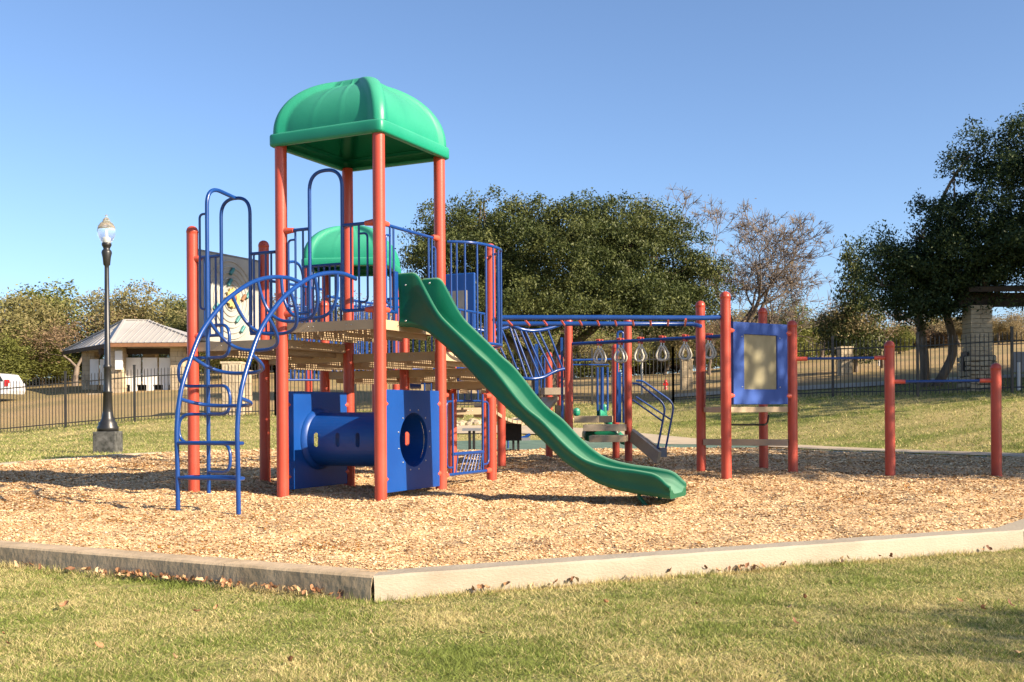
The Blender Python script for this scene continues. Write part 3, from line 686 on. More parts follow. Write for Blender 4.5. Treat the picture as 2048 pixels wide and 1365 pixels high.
# --- serpentine climber outside the L-A opening
sm_ = (Lp+A)/2-e2*.45
def SP(off, z, out=0): return sm_+e1*(-off)+Z*z-e2*out
pole = MB().tube(fillet([SP(0, -.08), SP(0, 3.28), sm_+e2*.45+Z*3.22], .22, 10), .0215, 12).build('serpentine_climber', BLUE, ps, 'blue pole climber with winding S-shaped rungs')
zz = [(1.80, 1), (1.465, -1), (1.17, 1), (.875, -1), (.57, 1), (.27, 0)]
for k in range(len(zz)-1):
    z1_, sgn = zz[k]; z2_, _ = zz[k+1]; wv = .36 if sgn > 0 else .33
    pts = fillet([SP(0, z1_, .03*0), SP(sgn*wv, z1_, .08), SP(sgn*wv, z2_, .08), SP(0, z2_, 0)], .14, 8)
    tube_part('rung', pts, .017, pole)
tube_part('handle', fillet([SP(0, 2.98), SP(-.10, 2.98), SP(-.10, 1.98), SP(0, 1.98)], .07), .0125, pole)
tube_part('handle', fillet([SP(.0, 1.80), SP(-.0, 1.80), SP(.12, 1.80), SP(.12, 2.05)], .05), .0125, pole)

# --- fan panel between C and E near the ground
fpn = MB().tube([lerp(C, E, .10, .17), lerp(C, E, .92, .17)], .018).tube([lerp(C, E, .22, .40), lerp(C, E, .82, .40)], .021).build('fan_panel', BLUE, ps, 'low blue pipe panel with slanting fan bars')
for (ta, ti) in ((.10, .22), (.94, .82)):
    tube_part('upright', [lerp(C, E, ti, .15), lerp(C, E, ti, 1.09)], .0125, fpn)
    tube_part('side_loop', fillet([lerp(C, E, ti, 1.0), lerp(C, E, ta, 1.0), lerp(C, E, ta, .25), lerp(C, E, ti, .25)], .08), .0125, fpn)
for k in range(8):
    t0 = .27+.50*k/7; tube_part('fan_bar', [lerp(C, E, t0, .17), lerp(C, E, .32+.49*(k/7)**.62, .40)], .0085, fpn)
for p, po, d2 in ((C, postC, e2), (E, postE, -e2)):
    for z in (.17, 1.07): clamp(p, d2, z, po, .08)

# --- overhead ladder to the right-hand platform
R1 = V((2.648, 13.3, 0)); R2 = V((3.654, 14.0, 0)); R0 = V((2.553, 14.525, 0)); R3 = V((3.559, 15.225, 0)); R4 = V((4.85, 13.80, 0)); R5 = V((6.08, 13.5, 0))
pR1 = post(R1, 2.35); pR0 = post(R0, 2.36); pR2 = post(R2, 2.045); pR3 = post(R3, 2.33); pR4 = post(R4, 1.757); pR5 = post(R5, 1.45)
ohl = MB().tube([E+V((.09, -.06, 2.02)), V((1.2, 13.12, 2.02)), R1+V((-.25, -.03, 2.02)), R1+V((-.05, 0, 2.03))], .030, 12).build('overhead_ladder', BLUE, ps, 'blue horizontal monkey bar ladder')
MB().tube([spot(984, 648, 13.94), spot(1200, 648, 14.0), spot(1385, 648.5, 14.15), R0+V((-.02, -.09, 2.01))], .030, 12).build('ladder_rail', BLUE, ohl)
for k in range(12):
    t = (k+.35)/11.6; a_ = V((.0+E.x+.12+t*(R1.x-E.x-.35), 13.1+.12*t, 2.0)); b_ = V((spot(984, 648, 13.94).x+.02+t*(2.40-spot(984, 648, 13.94).x)+.16, 13.95+.3*t, 2.0))
    if b_.x < R0.x-.05: tube_part('rung', [a_, b_], .0135, ohl, CLAMP)
MB().disc_bolt(E+V((.09, -.09, 2.03)), V((0, -1, 0)), .016).build('ladder_bolt', BOLT, ohl)
def board(name, pts, z0, z1, m_=TANP, par=ps): return MB().prism([(p.x, p.y) for p in pts], z0, z1).build(name, m_, par, bevel=.004)
def tri_deck(a, b, c_, z, th):
    ce = (a+b+c_)/3; return board('deck', [a.lerp(ce, .06), b.lerp(ce, .06), c_.lerp(ce, .06)], z-th, z, TAN)
tri_deck(R1, R2, R0, .92, .07); tri_deck(R0, R2, R3, .92, .07)
dR = (R2-R0).normalized(); nR = V((dR.y, -dR.x, 0))
board('step_board', [R0+dR*.05+nR*.08, R2-dR*.05+nR*.08, R2-dR*.05-nR*.10, R0+dR*.05-nR*.10], .41, .49)
dP = (R2-R1).normalized(); nP = V((dP.y, -dP.x, 0))
# window panel
def wframe():
    mb = MB(); c_ = R1.lerp(R2, .5)+nP*.0; hw, hh = .50, .515; iw, ih = .305, .345; cz = 1.465; off = .0
    L_ = lambda x, z, o: c_+dP*x+Z*(cz+z)+nP*o
    th = .045
    quad = [(-1, -1), (1, -1), (1, 1), (-1, 1)]
    vs = [L_(a*hw, b*hh, th/2) for a, b in quad]+[L_(a*iw, b*ih+.02, th/2) for a, b in quad]+[L_(a*hw, b*hh, -th/2) for a, b in quad]+[L_(a*iw, b*ih+.02, -th/2) for a, b in quad]
    fs = []
    for k in range(4):
        j = (k+1) % 4; fs += [(k, j, 4+j, 4+k), (8+j, 8+k, 12+k, 12+j), (j, k, 8+k, 8+j), (4+k, 4+j, 12+j, 12+k)]
    mb.add(vs, fs); fr = mb.build('window_panel', BLUEF, ps, 'faded blue plastic panel with a hazy beige window', bevel=.008)
    MB().box(c_+Z*(cz+.02)-nP*.004, iw*2+.01, .012, ih*2+.01, dP, nP).build('window_pane', WINDOW, fr)
    bb = MB()
    for a in (-1, 1):
        for b in (-1, 1): bb.disc_bolt(L_(a*(iw+.045), b*(ih-.03)+.02, th/2), nP, .009)
    bb.build('window_bolts', BOLT, fr, kind='stuff')
wframe()
for z in (1.06, 1.87):
    clamp(R1, dP, z, pR1, .07); clamp(R2, -dP, z, pR2, .07)
tube_part('grab_bar', fillet([spot(1462, 850, 14.1), spot(1535, 850, 14.3), spot(1537, 830, 14.3)], .1), .013, ps, BLK)
# chin-up bars
for a, b, z, pa, pb in ((R2, R4, 1.54, pR2, pR4), (R4, R5, 1.23, pR4, pR5)):
    d = (b-a).normalized(); cb = tube_part('chinning_bar', [a+d*.15+Z*z, b-d*.15+Z*z], .017, ps)
    for p, s_, q_ in ((a, 1, pa), (b, -1, pb)):
        MB().tube([p+d*s_*.05+Z*z, p+d*s_*.19+Z*z], .028, 10).build('clamp', CLAMP, q_)

# --- ring ladder behind
P17 = spot(1138, 840, 16.9); P17.z = 0; P18 = spot(1257, 915, 17.7); P18.z = 0; P19 = spot(1232, 905, 18.9); P19.z = 0; P20 = spot(1097, 700, 19.0); P20.z = 0; P21 = spot(1120, 700, 19.6); P21.z = 0
p17 = post(P17, 2.35); p18 = post(P18, 2.42); post(P19, 2.05); post(P20, 1.93); post(P21, 1.9)
ra = P17+V((.05, -.02, 1.935)); rb_ = R3+V((-.06, .05, 1.955)); dv_ = (rb_-ra); ln = dv_.length; dv_.normalize(); sdv = V((-dv_.y, dv_.x, 0))
rl = MB().tube([ra, ra+dv_*.4, rb_-dv_*.2, rb_], .024, 10).build('ring_ladder', BLUE, ps, 'long blue overhead rail with hanging trapeze rings')
MB().tube([ra+sdv*.10, rb_+sdv*.10], .024, 10).build('ladder_rail', BLUE, rl)
for px_ in (1197, 1239, 1279, 1323, 1369, 1417):
    # where the view line of the hanger meets the rail
    k = ((px_-1024)/FPX); t = (k*ra.y-ra.x)/(dv_.x-k*dv_.y); c_ = ra+dv_*t
    for s2 in (0, .10):
        c2 = c_+sdv*s2; hg = MB().tube([c2+Z*.035-dv_*.03, c2+Z*.038, c2+Z*.035+dv_*.03], .018, 8).tube([c2+Z*.02, c2-Z*.05], .02, 8).build('ring_hanger', CLAMP, rl)
        MB().tube([c2-Z*.05, c2-Z*.10], .009, 6).build('swivel', BOLT, rl)
        tilt = rng.uniform(-.45, .25); vx = V((math.cos(tilt), math.sin(tilt), 0))
        ring = [c2-Z*.10+vx*(x*.82)+Z*(z*.92) for x, z in ((0, 0), (.035, -.04), (.075, -.12), (.085, -.165), (.06, -.215), (0, -.235), (-.06, -.215), (-.085, -.165), (-.075, -.12), (-.035, -.04))]
        MB().tube(spline(ring, 3, True), .0155, 8, closed=True).build('ring', RINGM, rl)

# --- second domed canopy on its own posts
cc = spot(706, 560, 18.0); cc.z = 0; ux_ = V((1, -.06, 0)).normalized(); uy_ = V((.06, 1, 0)).normalized()
for sx in (-1, 1):
    for sy in (-1, 1): post(cc+ux_*(sx*.61)+uy_*(sy*.61), 3.28, False)
canopy(cc, .71, 3.24, .135, .56, ux_, uy_, ps)
# rear railings below it
for (xa, xb, d, yt, yb, n) in ((560, 640, 16.4, 612, 760, 10), (650, 800, 16.8, 612, 752, 17)):
    a = spot(xa, yt, d); b = spot(xb, yt, d+.3); zt_, zb_ = a.z, spot(xa, yb, d).z
    rail_panel(a, b, 0, 1, zb_, zt_, [(k+.5)/n for k in range(n)])
back_panel = MB().box(spot(917, 606, 17.5), .62, .05, .95, e1, e2).build('play_panel', BLUEP, ps, 'dark blue back panel seen through the curved railing', bevel=.02)
MB().box(spot(917, 606, 17.5)-e2*.045-Z*.12, .36, .03, .62, e1, e2).build('panel_insert', GRAYP, back_panel)

# --- middle: lower deck, black shaded railing, sagging bridge
def slab(x0, x1, yt, yb, d, dep, m_=TAN, name='deck', dd=0.):
    a = spot(x0, yt, d); b = spot(x1, yt, d+dd); z0_ = spot(x0, yb, d).z
    return board(name, [V((a.x, a.y, 0)), V((b.x, b.y, 0)), V((b.x+.1, b.y+dep, 0)), V((a.x+.1, a.y+dep, 0))], z0_, a.z, m_)
deck([spot(822, 815, 15.4)*1, spot(985, 815, 15.6)*1, spot(985, 815, 15.6)+V((.15, 1.3, 0)), spot(822, 815, 15.4)+V((.15, 1.3, 0))] if False else [V((-1.45, 15.5, 0)), V((-.28, 15.7, 0)), V((-.46, 16.9, 0)), V((-1.63, 16.7, 0))], .94)
slab(842, 962, 769, 788, 17.2, .06, TAN, 'deck_edge')
rail_panel(spot(842, 744, 15.3), spot(962, 744, 15.5), 0, 1, spot(842, 803, 15.3).z, spot(842, 744, 15.3).z, [(k+.5)/9 for k in range(9)])
tube_part('curved_rail', spline([spot(815, 752, 16.5), spot(850, 745, 16.6), spot(880, 757, 16.8), spot(920, 760, 17), spot(970, 752, 17.2)], 6), .04, ps, BLUEP)
tube_part('curved_rail', spline([spot(815, 740, 16.9), spot(845, 738, 17), spot(880, 742, 17.2), spot(930, 738, 17.4), spot(975, 735, 17.4)], 6), .035, ps, BLUEP)
tb2 = MB().lathe(spot(820, 758, 17.6), [(.16, 0), (.17, .02), (.16, .3), (.17, .32), (.16, .62), (.17, .64), (.16, .95), (.0, .95)], 18, (1, .05, 0)).build('ribbed_tube', BLUEP, ps)
# sagging bridge
def bridge():
    a, b = spot(975, 806, 16.0), spot(1118, 792, 17.2); N = 15; mb = None; root_ = None
    for k in range(N):
        t0 = k/N; t1 = (k+.86)/N
        def bp(t): p = a.lerp(b, t); p.z -= .33*4*t*(1-t); return p
        p0, p1 = bp(t0), bp(t1); side = V((-.25, .97, 0))
        m_ = MB().add([p0, p1, p1+side*.95, p0+side*.95, p0-Z*.05, p1-Z*.05, p1+side*.95-Z*.05, p0+side*.95-Z*.05], [(0, 1, 2, 3), (7, 6, 5, 4), (0, 4, 5, 1), (1, 5, 6, 2), (2, 6, 7, 3), (3, 7, 4, 0)])
        if root_ is None: root_ = m_.build('bridge', TAN, ps, 'sagging tan plank bridge with blue hand rails')
        else: m_.build('bridge_plank', TAN, root_)
    for off, xo in ((0, 0), (1, -92)):
        dpt = 16.4+off*.9
        top = spline([spot(1018+xo, 648, dpt), spot(1040+xo, 658, dpt), spot(1065+xo, 662, dpt+.1), (spot(1095+xo, 658, dpt+.2)), spot(1125+xo, 648, dpt+.3)], 5)
        bot = spline([spot(1030+xo, 755, dpt), spot(1060+xo, 758, dpt), spot(1085+xo, 755, dpt+.1), spot(1110+xo, 743, dpt+.2), spot(1128+xo, 738, dpt+.3)], 5)
        hr_ = tube_part('hand_rail', top, .029, root_); tube_part('hand_rail', bot, .027, root_)
        for k in range(7): tube_part('baluster', [top[int(k*(len(top)-1)/8)], bot[min(len(bot)-1, int((k+1.6)*(len(bot)-1)/8))]], .0165, root_)
    return root_
bridge()
slab(1082, 1130, 776, 790, 17.3, .8, TANP)
MB().box(spot(1073, 745, 18.2), .06, .1, .95).build('upright', BLUE, ps)
tube_part('entry_hoop', fillet([spot(1082, 776, 18), spot(1082, 712, 18), spot(1089, 712, 18), spot(1089, 776, 18)], .05), .013, ps)
MB().box(spot(1124, 770, 17.1)+Z*.0, .04, .06, 1.5).build('upright', BLUE, ps)
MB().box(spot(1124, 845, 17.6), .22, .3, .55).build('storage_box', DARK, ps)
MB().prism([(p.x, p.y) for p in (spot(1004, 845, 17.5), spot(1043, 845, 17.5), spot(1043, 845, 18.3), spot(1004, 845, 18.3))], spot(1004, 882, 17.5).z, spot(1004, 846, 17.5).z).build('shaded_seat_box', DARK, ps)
post(spot(1004, 880, 16.2)*1, .95) if False else post(V((spot(1003, 880, 16.3).x, 16.3, 0)), 1.5)
post(V((spot(970, 880, 15.3).x, 15.3, 0)), 1.6, r=.05)

# --- right rear: deck, steps, green slides, hand rails
slab(1148, 1224, 833, 846, 17.9, .9, TAN); slab(1166, 1250, 850, 863, 17.4, .5, TANP, 'step'); slab(1178, 1250, 872, 885, 17.0, .5, TAN, 'step')
MB().bar(spot(1264, 872, 17.6), spot(1318, 916, 16.8), .05, .20).build('ramp_side', TANP, ps)
MB().bar(spot(1262, 866, 18.4), spot(1322, 908, 17.9), .05, .16).build('ramp_side', TANP, ps)
MB().box(spot(1325, 905, 17.2), .10, .3, .14).build('ramp_foot', GREYB, ps)
for dx, d, dy in ((0, 17.3, 0), (17, 18.0, -6)):
    g_ = MB().tube(fillet([spot(1265+dx*.4, 768+dy, d), spot(1278+dx*.4, 768+dy, d), spot(1332+dx, 810+dy*.5, d), spot(1314+dx, 902+dy*.4, d)], .15), .017, 8).build('hand_rail', BLUE, ps)
    MB().tube([spot(1265+dx*.4, 800+dy, d), spot(1324+dx, 842+dy*.5, d)], .014, 8).build('hand_rail_bar', BLUE, g_)
def gslide(px0, py0, px1, py1, d, w_):
    mb = MB(); rows = []
    a, b = spot(px0, py0, d), spot(px1, py1, d+.5)
    for k in range(13):
        t = k/12; p = a.lerp(b, t); p.z = a.z+(b.z-a.z)*(t*t*(3-2*t)); sd2 = V((0, 1, 0))
        rows.append([p-sd2*w_+Z*.0, p-sd2*w_+Z*.17, p-sd2*(w_-.05)+Z*.17, p-sd2*(w_-.10)+Z*.04, p+sd2*(w_-.10)+Z*.04, p+sd2*(w_-.05)+Z*.17, p+sd2*w_+Z*.17, p+sd2*w_+Z*0])
    n = 8; mb.add([p for r_ in rows for p in r_], [(k*n+i, (k+1)*n+i, (k+1)*n+(i+1) % n, k*n+(i+1) % n) for k in range(12) for i in range(n)], True)
    mb.add(rows[-1], [tuple(range(n))]); return mb.build('small_slide', GRNC, ps, 'small green slide behind the steps')
gslide(1196, 838, 1252, 890, 19.4, .3)
MB().prism([(p.x, p.y) for p in (spot(1146, 815, 18.9), spot(1160, 815, 18.9), spot(1160, 815, 19.6), spot(1146, 815, 19.6))], spot(1146, 833, 18.9).z, spot(1146, 816, 18.9).z).build('slide_hood', GRNC, ps, bevel=.05)
MB().box(spot(1205, 820, 19.6), .13, .5, .2).build('slide_hood', GRNC, ps, bevel=.04)
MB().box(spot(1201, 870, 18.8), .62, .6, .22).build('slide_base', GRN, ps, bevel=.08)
MB().lathe(spot(1248, 888, 18.2), [(0, -.02), (.06, 0), (.075, .05), (.06, .11), (0, .13)], 14).build('slide_end', GRNC, ps)
for xx in (1195, 1204, 1215):
    tube_part('upright', [spot(xx, 735, 19.2), spot(xx, 822, 19.2)], .03 if xx == 1204 else .02, ps)
tube_part('cross_bar', [spot(1140, 721, 19.2), spot(1222, 719, 19.3)], .02, ps); tube_part('cross_bar', [spot(1140, 730, 19.2), spot(1218, 730, 19.3)], .014, ps)
tube_part('entry_hoop', fillet([spot(1234, 845, 17.9), spot(1235, 664, 17.9), spot(1246, 664, 17.9), spot(1247, 846, 17.9)], .06), .02, ps)
MB().box(spot(1238, 795, 18.1), .07, .05, .85).build('upright', BLUE, ps)

# ------------------------------------------------------------------ street lamp
lb = spot(216, 906, 24.3); LZ = gz(lb.x, lb.y)
lamp = empty('street_lamp', (lb.x, lb.y, LZ), 'tall black fluted lamp post with clear acorn globe on a square concrete block', 'lamp')
def LP(prof): return [(r*(1 if z < 4.9 else .93), (z if z < 2 else 2+(z-2)*.925)+LZ) for r, z in prof]
H0 = .49
MB().box((lb.x, lb.y, LZ+.22), .50, .50, .56).build('base_block', DARKC, lamp, bevel=.012)
MB().lathe((lb.x, lb.y, 0), LP([(.0, H0+.0), (.23, H0+.005), (.235, H0+.10), (.20, H0+.16), (.20, H0+.2), (.15, H0+.26), (.13, H0+.34), (.11, H0+.45)]), 24).build('lamp_base', BLK, lamp)
MB().lathe((lb.x, lb.y, 0), LP([(.11, H0+.44), (.095, 1.36), (.108, 1.37), (.108, 1.40)]), 32, flute=.09).build('fluted_shaft', BLK, lamp)
MB().lathe((lb.x, lb.y, 0), LP([(.10, 1.39), (.085, 1.42), (.075, 1.92), (.09, 1.94), (.09, 1.99), (.065, 2.02), (.05, 4.36), (.05, 4.42), (.075, 4.45), (.09, 4.62), (.115, 4.74), (.105, 4.79), (.07, 4.83), (.08, 4.87), (.10, 4.90), (.115, 4.92), (.115, 4.97), (.10, 4.985), (0, 4.985)]), 24).build('lamp_pole', BLK, lamp)
MB().lathe((lb.x, lb.y, 0), LP([(.095, 4.985), (.15, 5.06), (.195, 5.17), (.215, 5.28), (.20, 5.38), (.15, 5.46), (.10, 5.50), (.085, 5.52), (.09, 5.54), (.06, 5.58), (.03, 5.61), (.04, 5.63), (.03, 5.66), (0, 5.68)]), 32).build('globe', SKYG, lamp)
MB().lathe((lb.x, lb.y, 0), LP([(.06, 4.99), (.075, 5.02), (.075, 5.12), (.03, 5.14), (.025, 5.30), (0, 5.31)]), 16).build('lamp_socket', FROST, lamp)

# ------------------------------------------------------------------ iron fences
def fence(px_pts, label, skipx=()):
    """polyline of ground points; posts every 2.44 m, pickets between"""
    P = [V((q*y, y, 0)) for q, y in px_pts]; pts = [P[0]]; 
    total = 0; segs = []
    for i in range(len(P)-1): segs.append((P[i], P[i+1], (P[i+1]-P[i]).length))
    total = sum(s_[2] for s_ in segs); nb = int(round(total/2.44)); bay = total/nb
    def at_(l):
        for a, b, L_ in segs:
            if l <= L_ or (a, b, L_) == segs[-1]: return a.lerp(b, min(1, l/L_))
            l -= L_
    root = empty('iron_fence', (P[0].x, P[0].y, gz(P[0].x, P[0].y)), label, 'fence')
    pk = None; pm = None
    for i in range(nb+1):
        p = at_(i*bay); z = gz(p.x, p.y); MB().box((p.x, p.y, z+.88), .065, .065, 1.9).box((p.x, p.y, z+1.84), .075, .075, .03).build('fence_post', FNC, root)
    pm_ = MB().box((0, 0, .86), .019, .019, 1.62).add([(-.010, -.010, 1.67), (.010, -.010, 1.67), (.010, .010, 1.67), (-.010, .010, 1.67), (0, 0, 1.73)], [(0, 1, 4), (1, 2, 4), (2, 3, 4), (3, 0, 4)])
    tmpl = None
    for i in range(nb):
        a, b = at_(i*bay), at_((i+1)*bay); za, zb_ = gz(a.x, a.y), gz(b.x, b.y)
        for h in (.16, 1.46): MB().bar((a.x, a.y, za+h), (b.x, b.y, zb_+h), .03, .035).build('fence_rail', FNC, root)
        n = 21
        for k in range(1, n):
            t = k/n; x = a.x+(b.x-a.x)*t; y = a.y+(b.y-a.y)*t; z = za+(zb_-za)*t
            if tmpl is None:
                tmpl = pm_.build('picket', FNC, root); o = tmpl
            else:
                o = tmpl.copy(); sc.collection.objects.link(o); o.parent = root
            o.location = V((x, y, z+.05))-WORLD[root.name]
    return root
fence([(-.60, 35.6), (-.46, 35.1), (-.35, 35.0), (-.22, 35.2)], 'black iron picket fence in the sun left of the tower, behind the lamp post')
fence([(-.22, 35.2), (-.05, 35.6), (.15, 34.6)], 'black iron picket fence in the middle, behind the slide and the bridge')
fence([(.15, 34.6), (.298, 32.6), (.375, 31.2), (.457, 30.2), (.56, 28.8)], 'black iron picket fence in shade at the right, below the big oak')

# ------------------------------------------------------------------ trees
def grow(segs, tips, p, d, L_, r, depth, rg, spread=.55, up=.10, kmin=2, kmax=3, lenf=.74, radf=.66, wig=.16):
    n = 3; q_ = V(p)
    for i in range(n):
        d2 = (d+V((rg.gauss(0, wig), rg.gauss(0, wig), rg.gauss(0, wig)+up*.3))).normalized(); q2 = q_+d2*(L_/n); r2 = r*(1-(1-radf)*.8/n*1.0)
        segs.append((q_, q2, r, r2)); q_, d, r = q2, d2, r2
    if depth <= 0: tips.append((q_, d)); return
    k = rg.randint(kmin, kmax); a0 = rg.random()*6.28
    for i in range(k):
        ax = d.cross(V((math.sin(a0), math.cos(a0), .3))).normalized(); ax = Quaternion(d, 6.28*i/k+rg.uniform(-.4, .4))@ax
        nd = (Quaternion(ax, rg.uniform(.5, 1.1)*spread)@d+V((0, 0, up))).normalized()
        grow(segs, tips, q_, nd, L_*lenf*rg.uniform(.8, 1.2), r*radf, depth-1, rg, spread, up, kmin, kmax, lenf, radf, wig)
def seg_mesh(segs, thr=.03):
    mb = MB()
    for a, b, r0, r1 in segs:
        n = 7 if r0 > thr else 3
        d = (b-a).normalized(); s_ = d.cross(V((.3, .2, 1))).normalized(); t = d.cross(s_); vs = []
        for (c_, r) in ((a, r0), (b+d*min(r1, .02), r1)):
            for k in range(n): an = 6.2832*k/n; vs.append(c_+(s_*math.cos(an)+t*math.sin(an))*r)
        mb.add(vs, [(k, (k+1) % n, n+(k+1) % n, n+k) for k in range(n)], True)
    return mb
def leaf_quads(cent, per, sig, size, g, flat=.0):
    """diamond leaves gathered in clumps about the given centres"""
    c = np.repeat(cent, per, 0); n = len(c); p = c+np.clip(g.normal(0, 1, (n, 3)), -1.9, 1.9)*sig*np.array([1, 1, .8]); 
    u = g.normal(0, 1, (n, 3)); u /= np.linalg.norm(u, axis=1)[:, None]; w_ = g.normal(0, 1, (n, 3)); v = np.cross(u, w_); v /= np.linalg.norm(v, axis=1)[:, None]
    s_ = size*(.6+.8*g.random(n))[:, None]; q_ = np.stack([p-u*s_, p-v*s_*.42, p+u*s_, p+v*s_*.42], 1).reshape(-1, 3)
    return q_, g.random(n)
def blob_centres(blobs, n, g, hollow=.35):
    wts = np.array([b[3]*b[4]*b[5] for b in blobs]); wts = wts/wts.sum(); k = g.choice(len(blobs), n, p=wts); b = np.array(blobs)[k]
    d = g.normal(0, 1, (n, 3)); d /= np.linalg.norm(d, axis=1)[:, None]; rr = (hollow+(1-hollow)*g.random(n))**.6
    # bumpy outline: radius varies with direction and blob
    bum = 1+.16*np.sin(d[:, 0]*7+k*1.7)*np.cos(d[:, 1]*6+k)+.10*np.sin(d[:, 2]*9+k*2.3)
    return b[:, :3]+d*(rr*bum)[:, None]*b[:, 3:6]
def blob_tree(name, label, cat, base, blobs, ncl, per, sig, size, lm, bm, trunks, seed, group=None, limbs=14, hollow=.35):
    g = np.random.default_rng(seed); rg = random.Random(seed); base = V(base)
    root = empty(name, base, label, cat, group); segs = []
    for (p0, p1, r0, r1) in trunks:
        pts = spline([V(p0), V(p0).lerp(V(p1), .5)+V((rg.gauss(0, .15), rg.gauss(0, .15), 0)), V(p1)], 5)
        for i in range(len(pts)-1): t = i/(len(pts)-1); segs.append((pts[i]+base, pts[i+1]+base, r0+(r1-r0)*t, r0+(r1-r0)*(i+1)/(len(pts)-1)))
    tops = [V(t[1]) for t in trunks]
    for i in range(limbs):
        b = blobs[rg.randrange(len(blobs))]; tgt = V((b[0]+rg.uniform(-.4, .4)*b[3], b[1]+rg.uniform(-.4, .4)*b[4], b[2]+rg.uniform(-.4, .1)*b[5])); st = min(tops, key=lambda q_: (q_-tgt).length)
        midp = st.lerp(tgt, .5)+V((rg.gauss(0, .3), rg.gauss(0, .3), rg.gauss(-.1, .3))); pts = spline([st, midp, tgt], 5); r0 = .10*rg.uniform(.6, 1.3)
        for k in range(len(pts)-1): segs.append((pts[k]+base, pts[k+1]+base, r0*(1-k/len(pts)*.8), r0*(1-(k+1)/len(pts)*.8)))
        for j in range(5):
            k = rg.randrange(3, len(pts)); q_ = pts[k]; e_ = q_+V((rg.gauss(0, .35), rg.gauss(0, .35), rg.gauss(.1, .3))); segs.append((q_+base, e_+base, .03, .01))
    seg_mesh(segs).build('trunk', bm, root)
    c1 = blob_centres(blobs, ncl//9, g, hollow); cr1 = .28+.34*g.random(len(c1)); d = g.normal(0, 1, (len(c1), 9, 3)); d /= np.linalg.norm(d, axis=2)[..., None]; d[..., 2] = np.abs(d[..., 2])*.9-.15
    cen = (c1[:, None]+d*cr1[:, None, None]).reshape(-1, 3); cen = np.concatenate([cen, blob_centres([(b[0], b[1], b[2], b[3]*.7, b[4]*.7, b[5]*.7) for b in blobs], ncl//4, g, .2)])
    tops_ = c1[c1[:, 2] > np.percentile(c1[:, 2], 60)][:160]; tuft = (tops_[:, None]+np.linspace(.1, .55, 5)[None, :, None]*np.stack([g.normal(0, .25, len(tops_)), g.normal(0, .25, len(tops_)), np.ones(len(tops_))*.9], 1)[:, None]).reshape(-1, 3)
    q_, t = leaf_quads(cen, per, sig*.62, size*.8, g); qt, tt = leaf_quads(tuft, 9, .09, size*.75, g); q_ = np.concatenate([q_, qt])+np.array(base); t = np.concatenate([t, tt])
    fast_mesh('crown', q_, 4, lm, t, None, root, origin=tuple(base))
    return root

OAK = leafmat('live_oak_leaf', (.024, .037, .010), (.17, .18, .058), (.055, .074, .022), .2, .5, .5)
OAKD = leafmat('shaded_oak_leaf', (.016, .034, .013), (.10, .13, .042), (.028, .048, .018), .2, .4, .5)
SCRUB = leafmat('scrub_oak_leaf', (.15, .125, .05), (.34, .28, .13), (.18, .18, .06), .25, .35)
CEDAR = leafmat('cedar_leaf', (.09, .11, .025), (.27, .27, .07), (.16, .17, .045), .25, .5)
BRN = leafmat('brown_leaf', (.16, .095, .055), (.30, .20, .12), (.19, .14, .075), .25, .5)
TANL = leafmat('dry_leaf', (.20, .15, .08), (.40, .31, .17), (.22, .18, .08), .25, .4)

# big round live oak behind the slide (crown 815..1440 px)
ob = spot(1085, 745, 41); oz = gz(ob.x, ob.y)
def SB(px, py, d, rx, rz, ry=None): p = spot(px-18, 640+(py-640)*.90, d); return (p.x-ob.x, p.y-ob.y, p.z-oz, rx, ry or rx, rz)
blobs = [SB(1130, 535, 41, 4.2, 2.3), SB(1425, 565, 41.5, 1.1, 1.2), SB(1400, 620, 41.5, 1.2, .8), SB(960, 540, 40.5, 2.6, 2.6), SB(1310, 540, 41.5, 2.5, 2.5), SB(890, 600, 41, 1.4, 1.2), SB(1370, 600, 41.5, 1.5, 1.5),
         SB(1000, 440, 41, 2.0, .85), SB(1140, 440, 41, 2.2, .75), SB(1260, 435, 41.5, 2.0, .85), SB(900, 455, 41, 1.3, 1.2), SB(1320, 460, 41.5, 1.1, 1.5), SB(1310, 395, 41.5, .45, .6), SB(985, 385, 41, .4, .5), SB(1070, 385, 41, .7, .4), SB(860, 520, 40.5, 1.0, 1.2), SB(1395, 520, 41.5, .8, .9),
         SB(1080, 625, 39, 3.2, .9), SB(1250, 620, 39.5, 2.8, 1.0)]
blob_tree('live_oak', 'broad round-topped live oak behind the green slide and monkey bars', 'tree', (ob.x, ob.y, oz), blobs, 8200, 23, .22, .070, OAK, BARK,
          [((0, 0, -.3), (-.5, 0, 1.9), .36, .27), ((.1, 0, -.3), (.9, .1, 2.4), .30, .2), ((-.3, 0, 1.4), (-2.2, 0, 3.0), .22, .12), ((.5, 0, 1.6), (2.6, 0, 3.2), .2, .1)], 21, limbs=30)
